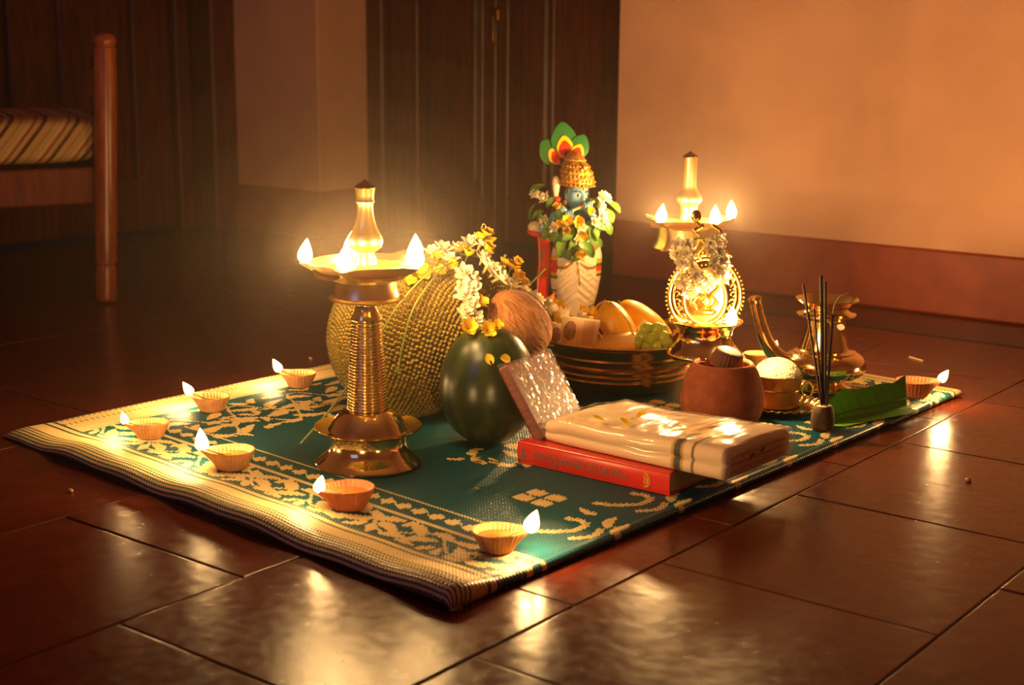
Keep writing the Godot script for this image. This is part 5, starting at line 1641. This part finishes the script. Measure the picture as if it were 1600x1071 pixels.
# ------------------------------------------------------------------ chair
func chair() -> void:
	var t := thing("chair", "low wooden chair with turned posts and a striped cushion, far left", "chair", Vector3(-2.51, 0, -1.809), 0.0)
	var f := Vector3(-0.453, 0, 0.879).normalized()      # along the visible rail, away from the post
	var s := Vector3(-0.81, 0, -0.585).normalized()     # to the other side of the chair
	var tall := [0, 2, 17, 2, 21, 5, 22.5, 12, 22, 60, 21, 76, 18.5, 79, 18.5, 82, 21.5, 85, 22.5, 120, 23.5, 200, 23.5, 300, 23.5, 420, 23, 525, 19.5, 528, 19.5, 531, 22, 534, 23.5, 541, 21.5, 550, 14, 556, 0, 558]
	var low := [0, 2, 17, 2, 21, 5, 22.5, 12, 22, 60, 21, 76, 18.5, 79, 18.5, 82, 21.5, 85, 22.5, 120, 23.5, 240, 22, 275, 12, 282, 0, 283]
	# the posts lean slightly outwards at the top
	var lean := Vector3(-0.09, 0, -0.05)
	for q in [[Vector3.ZERO, true], [f * 0.5, false], [s * 0.5, true], [f * 0.5 + s * 0.5, false]]:
		var p := obj("post", lathe(tall if q[1] else low, 28), M.chair_wood, t, q[0])
		if q[1]:
			p.basis = Basis(Vector3(1, 0, 0), Vector3(lean.x, 1, lean.z), Vector3(0, 0, 1)).orthonormalized()
	var rail := func(called: String, a: Vector3, b: Vector3, h: float, w: float) -> void:
		var d := (b - a).normalized()
		var n := d.cross(Vector3.UP).normalized()
		var m := mb()
		m.box(Vector3(0, -h / 2, -w / 2), Vector3(a.distance_to(b), h / 2, w / 2), 0.004)
		var o := obj(called, m, M.rail_wood, t, a)
		o.basis = Basis(d, n.cross(d), n)
	var up := func(h: float) -> Vector3:
		return Vector3(lean.x, 1, lean.z).normalized() * h
	rail.call("seat_rail", up.call(0.247), f * 0.5 + Vector3(0, 0.24, 0), 0.075, 0.024)
	rail.call("seat_rail", s * 0.5 + up.call(0.247), f * 0.5 + s * 0.5 + Vector3(0, 0.24, 0), 0.075, 0.024)
	rail.call("seat_rail", up.call(0.247), s * 0.5 + up.call(0.247), 0.075, 0.024)
	rail.call("seat_rail", f * 0.5 + Vector3(0, 0.24, 0), f * 0.5 + s * 0.5 + Vector3(0, 0.24, 0), 0.075, 0.024)
	rail.call("back_rail", up.call(0.50), s * 0.5 + up.call(0.50), 0.03, 0.02)
	rail.call("back_rail", up.call(0.40), s * 0.5 + up.call(0.40), 0.03, 0.02)
	# striped cushion
	var c := thing("seat_cushion", "striped beige, red and brown cushion on the low wooden chair", "cushion", Vector3(-2.51, 0, -1.809))
	var im := Image.create(512, 64, false, Image.FORMAT_RGB8)
	im.fill(Color("a8834e"))
	for k in 6:
		var x := k * 85
		im.fill_rect(Rect2i(x, 0, 12, 64), Color("4a2418"))
		im.fill_rect(Rect2i(x + 26, 0, 7, 64), Color("7c2f1f"))
		im.fill_rect(Rect2i(x + 40, 0, 3, 64), Color("c9a468"))
		im.fill_rect(Rect2i(x + 62, 0, 5, 64), Color("86683c"))
	for k in 3000:
		im.set_pixel(rng.randi() % 512, rng.randi() % 64, Color("8a6a3e").lerp(Color("b99560"), rng.randf()))
	var cm := mat("striped_fabric", Color.WHITE, 0.9, 0.0, {"albedo_texture": ImageTexture.create_from_image(im)})
	var rows := []
	for i in 15:
		var a := i / 14.0
		var row := PackedVector3Array()
		for k in 41:
			var an := TAU * k / 40
			var ex := signf(cos(an)) * pow(absf(cos(an)), 0.22)
			var ey := signf(sin(an)) * pow(absf(sin(an)), 0.4)
			var ends := 1.0 - pow(absf(2.0 * a - 1.0), 8.0) * 0.25
			var p := f * (0.0 + 0.56 * a - 0.01) + s * (0.25 + 0.268 * ex * (1.0 - 0.04 * pow(absf(2 * a - 1), 4)))
			p.y = 0.338 + 0.050 * ey * ends
			p += Vector3(lean.x, 0, lean.z) * 0.3 * (1.0 - a)
			row.append(p)
		rows.append(row)
	var cap0 := PackedVector3Array()
	var cap1 := PackedVector3Array()
	for k in 41:
		cap0.append(rows[0][k].lerp(f * 0.0 + s * 0.25 + Vector3(-0.027, 0.338, -0.015), 0.97))
		cap1.append(rows[-1][k].lerp(f * 0.55 + s * 0.25 + Vector3(0, 0.338, 0), 0.97))
	rows.push_front(cap0)
	rows.append(cap1)
	obj("cover", mb().grid(rows, false, null, false, func(i, j): return Vector2((f.dot(rows[i][j]) + 0.8 * rows[i][j].y) / 0.40, j / 40.0)), cm, c)
	obj("piping", mb().tube(smooth([rows[1][0], rows[5][0], rows[9][0], rows[13][0], rows[15][0]], 4), 0.004, 6), mat("piping_brown", Color("5a3a22"), 0.9), c)

# ------------------------------------------------------------------ odds and ends
func loose_bits() -> void:
	var ym := mb().add(petal_shape(0.015, 0.012, hexl("f0c822"), 0.4, 0.2), Transform3D(Basis(), Vector3(0, -0.007, 0.0005))).mesh()
	var spots := [
		[Vector3(-1.292, 0.0145, -1.312), "yellow petal on the mat behind the nearest brass lamp's left"],
		[Vector3(-1.150, 0.0145, -1.395), "yellow petal on the mat at the watermelon's left foot"],
		[Vector3(-1.128, 0.0145, -1.362), "yellow petal on the mat straight in front of the watermelon"],
		[Vector3(-1.105, 0.0145, -1.368), "yellow petal on the mat at the watermelon's right foot"],
		[Vector3(-1.071, 0.0145, -1.378), "yellow petal on the mat beside the book's left end"],
		[Vector3(-1.045, 0.0145, -1.265), "tiny yellow petal on the plain teal middle of the mat"],
		[Vector3(-0.972, 0.0780, -1.470), "yellow petal on the wrapped cloth, larger and folded"],
		[Vector3(-0.952, 0.0780, -1.476), "thin yellow petal on the wrapped cloth with a stalk"],
		[Vector3(-0.985, 0.0775, -1.428), "yellow petal near the front left of the wrapped cloth"],
		[Vector3(-0.951, 0.0775, -1.437), "small yellow petal in the front middle of the wrapped cloth"]]
	for i in spots.size():
		var o := obj("flower_petal", ym, M.petal, null, spots[i][0])
		o.basis = Basis(Vector3.UP, rng.randf() * TAU) * Basis(Vector3.RIGHT, -PI / 2 + 0.15) * Basis().scaled(Vector3.ONE * (0.5 if "tiny" in spots[i][1] else rng.randf_range(0.75, 1.1)))
		tag(o, spots[i][1], "petal", "fallen yellow petals")
	for q in [[Vector3(-1.124, 0.139, -1.418), "round yellow petal stuck high on the watermelon's front"], [Vector3(-1.139, 0.137, -1.402), "narrow yellow petal stuck on the watermelon beside the round one"]]:
		var o := obj("flower_petal", ym, M.petal, null, q[0])
		var d: Vector3 = (q[0] - Vector3(-1.177, 0.09, -1.446)) / Vector3(0.0645, 0.0805, 0.0645)
		o.basis = frame_to(d / Vector3(0.0645, 0.0805, 0.0645), 0.5 if "narrow" in q[1] else 1.4, 1.0)
		o.position = Vector3(-1.177, MAT_Y + 0.0792, -1.446) + d.normalized() * Vector3(0.0645, 0.0805, 0.0645) * 1.03
		tag(o, q[1], "petal", "fallen yellow petals")
	# matchstick by the wall and crumbs on the floor
	var ms := mb().box(Vector3(-0.018, 0.0003, -0.0011), Vector3(0.018, 0.0025, 0.0011), 0.0003)
	tag(obj("matchstick", ms, mat("match_wood", Color("d8b47a"), 0.8), null, Vector3(-0.965, 0, -2.377)), "bare matchstick lying on the tiles behind the mat's right corner", "matchstick").rotation.y = -0.45
	var crumbs := [[Vector3(-1.774, 0, -1.606), "crumb on the dark tiles just left of the jackfruit lamp"], [Vector3(-1.775, 0, -1.692), "crumb on the dark tiles behind the mat's left edge"], [Vector3(-1.446, 0, -0.977), "crumb on the tiles in front of the mat's left half"], [Vector3(-0.62, 0, -1.72), "shiny crumb on the tiles right of the mat"]]
	var cs := ellipsoid(Vector3(0.004, 0.0025, 0.003), 8, 10, func(p: Vector3, _t, _a) -> Vector3: return p * (1.0 + 0.3 * fast.get_noise_3d(p.x * 3, p.y * 3, p.z * 3))).mesh()
	for q in crumbs:
		tag(obj("crumb", cs, mat("crumb_tan", Color("b88a5a"), 0.6) if not M.has("crumb_tan") else M.crumb_tan, null, q[0] + Vector3(0, 0.0022, 0)), q[1], "crumb", "crumbs on the floor")
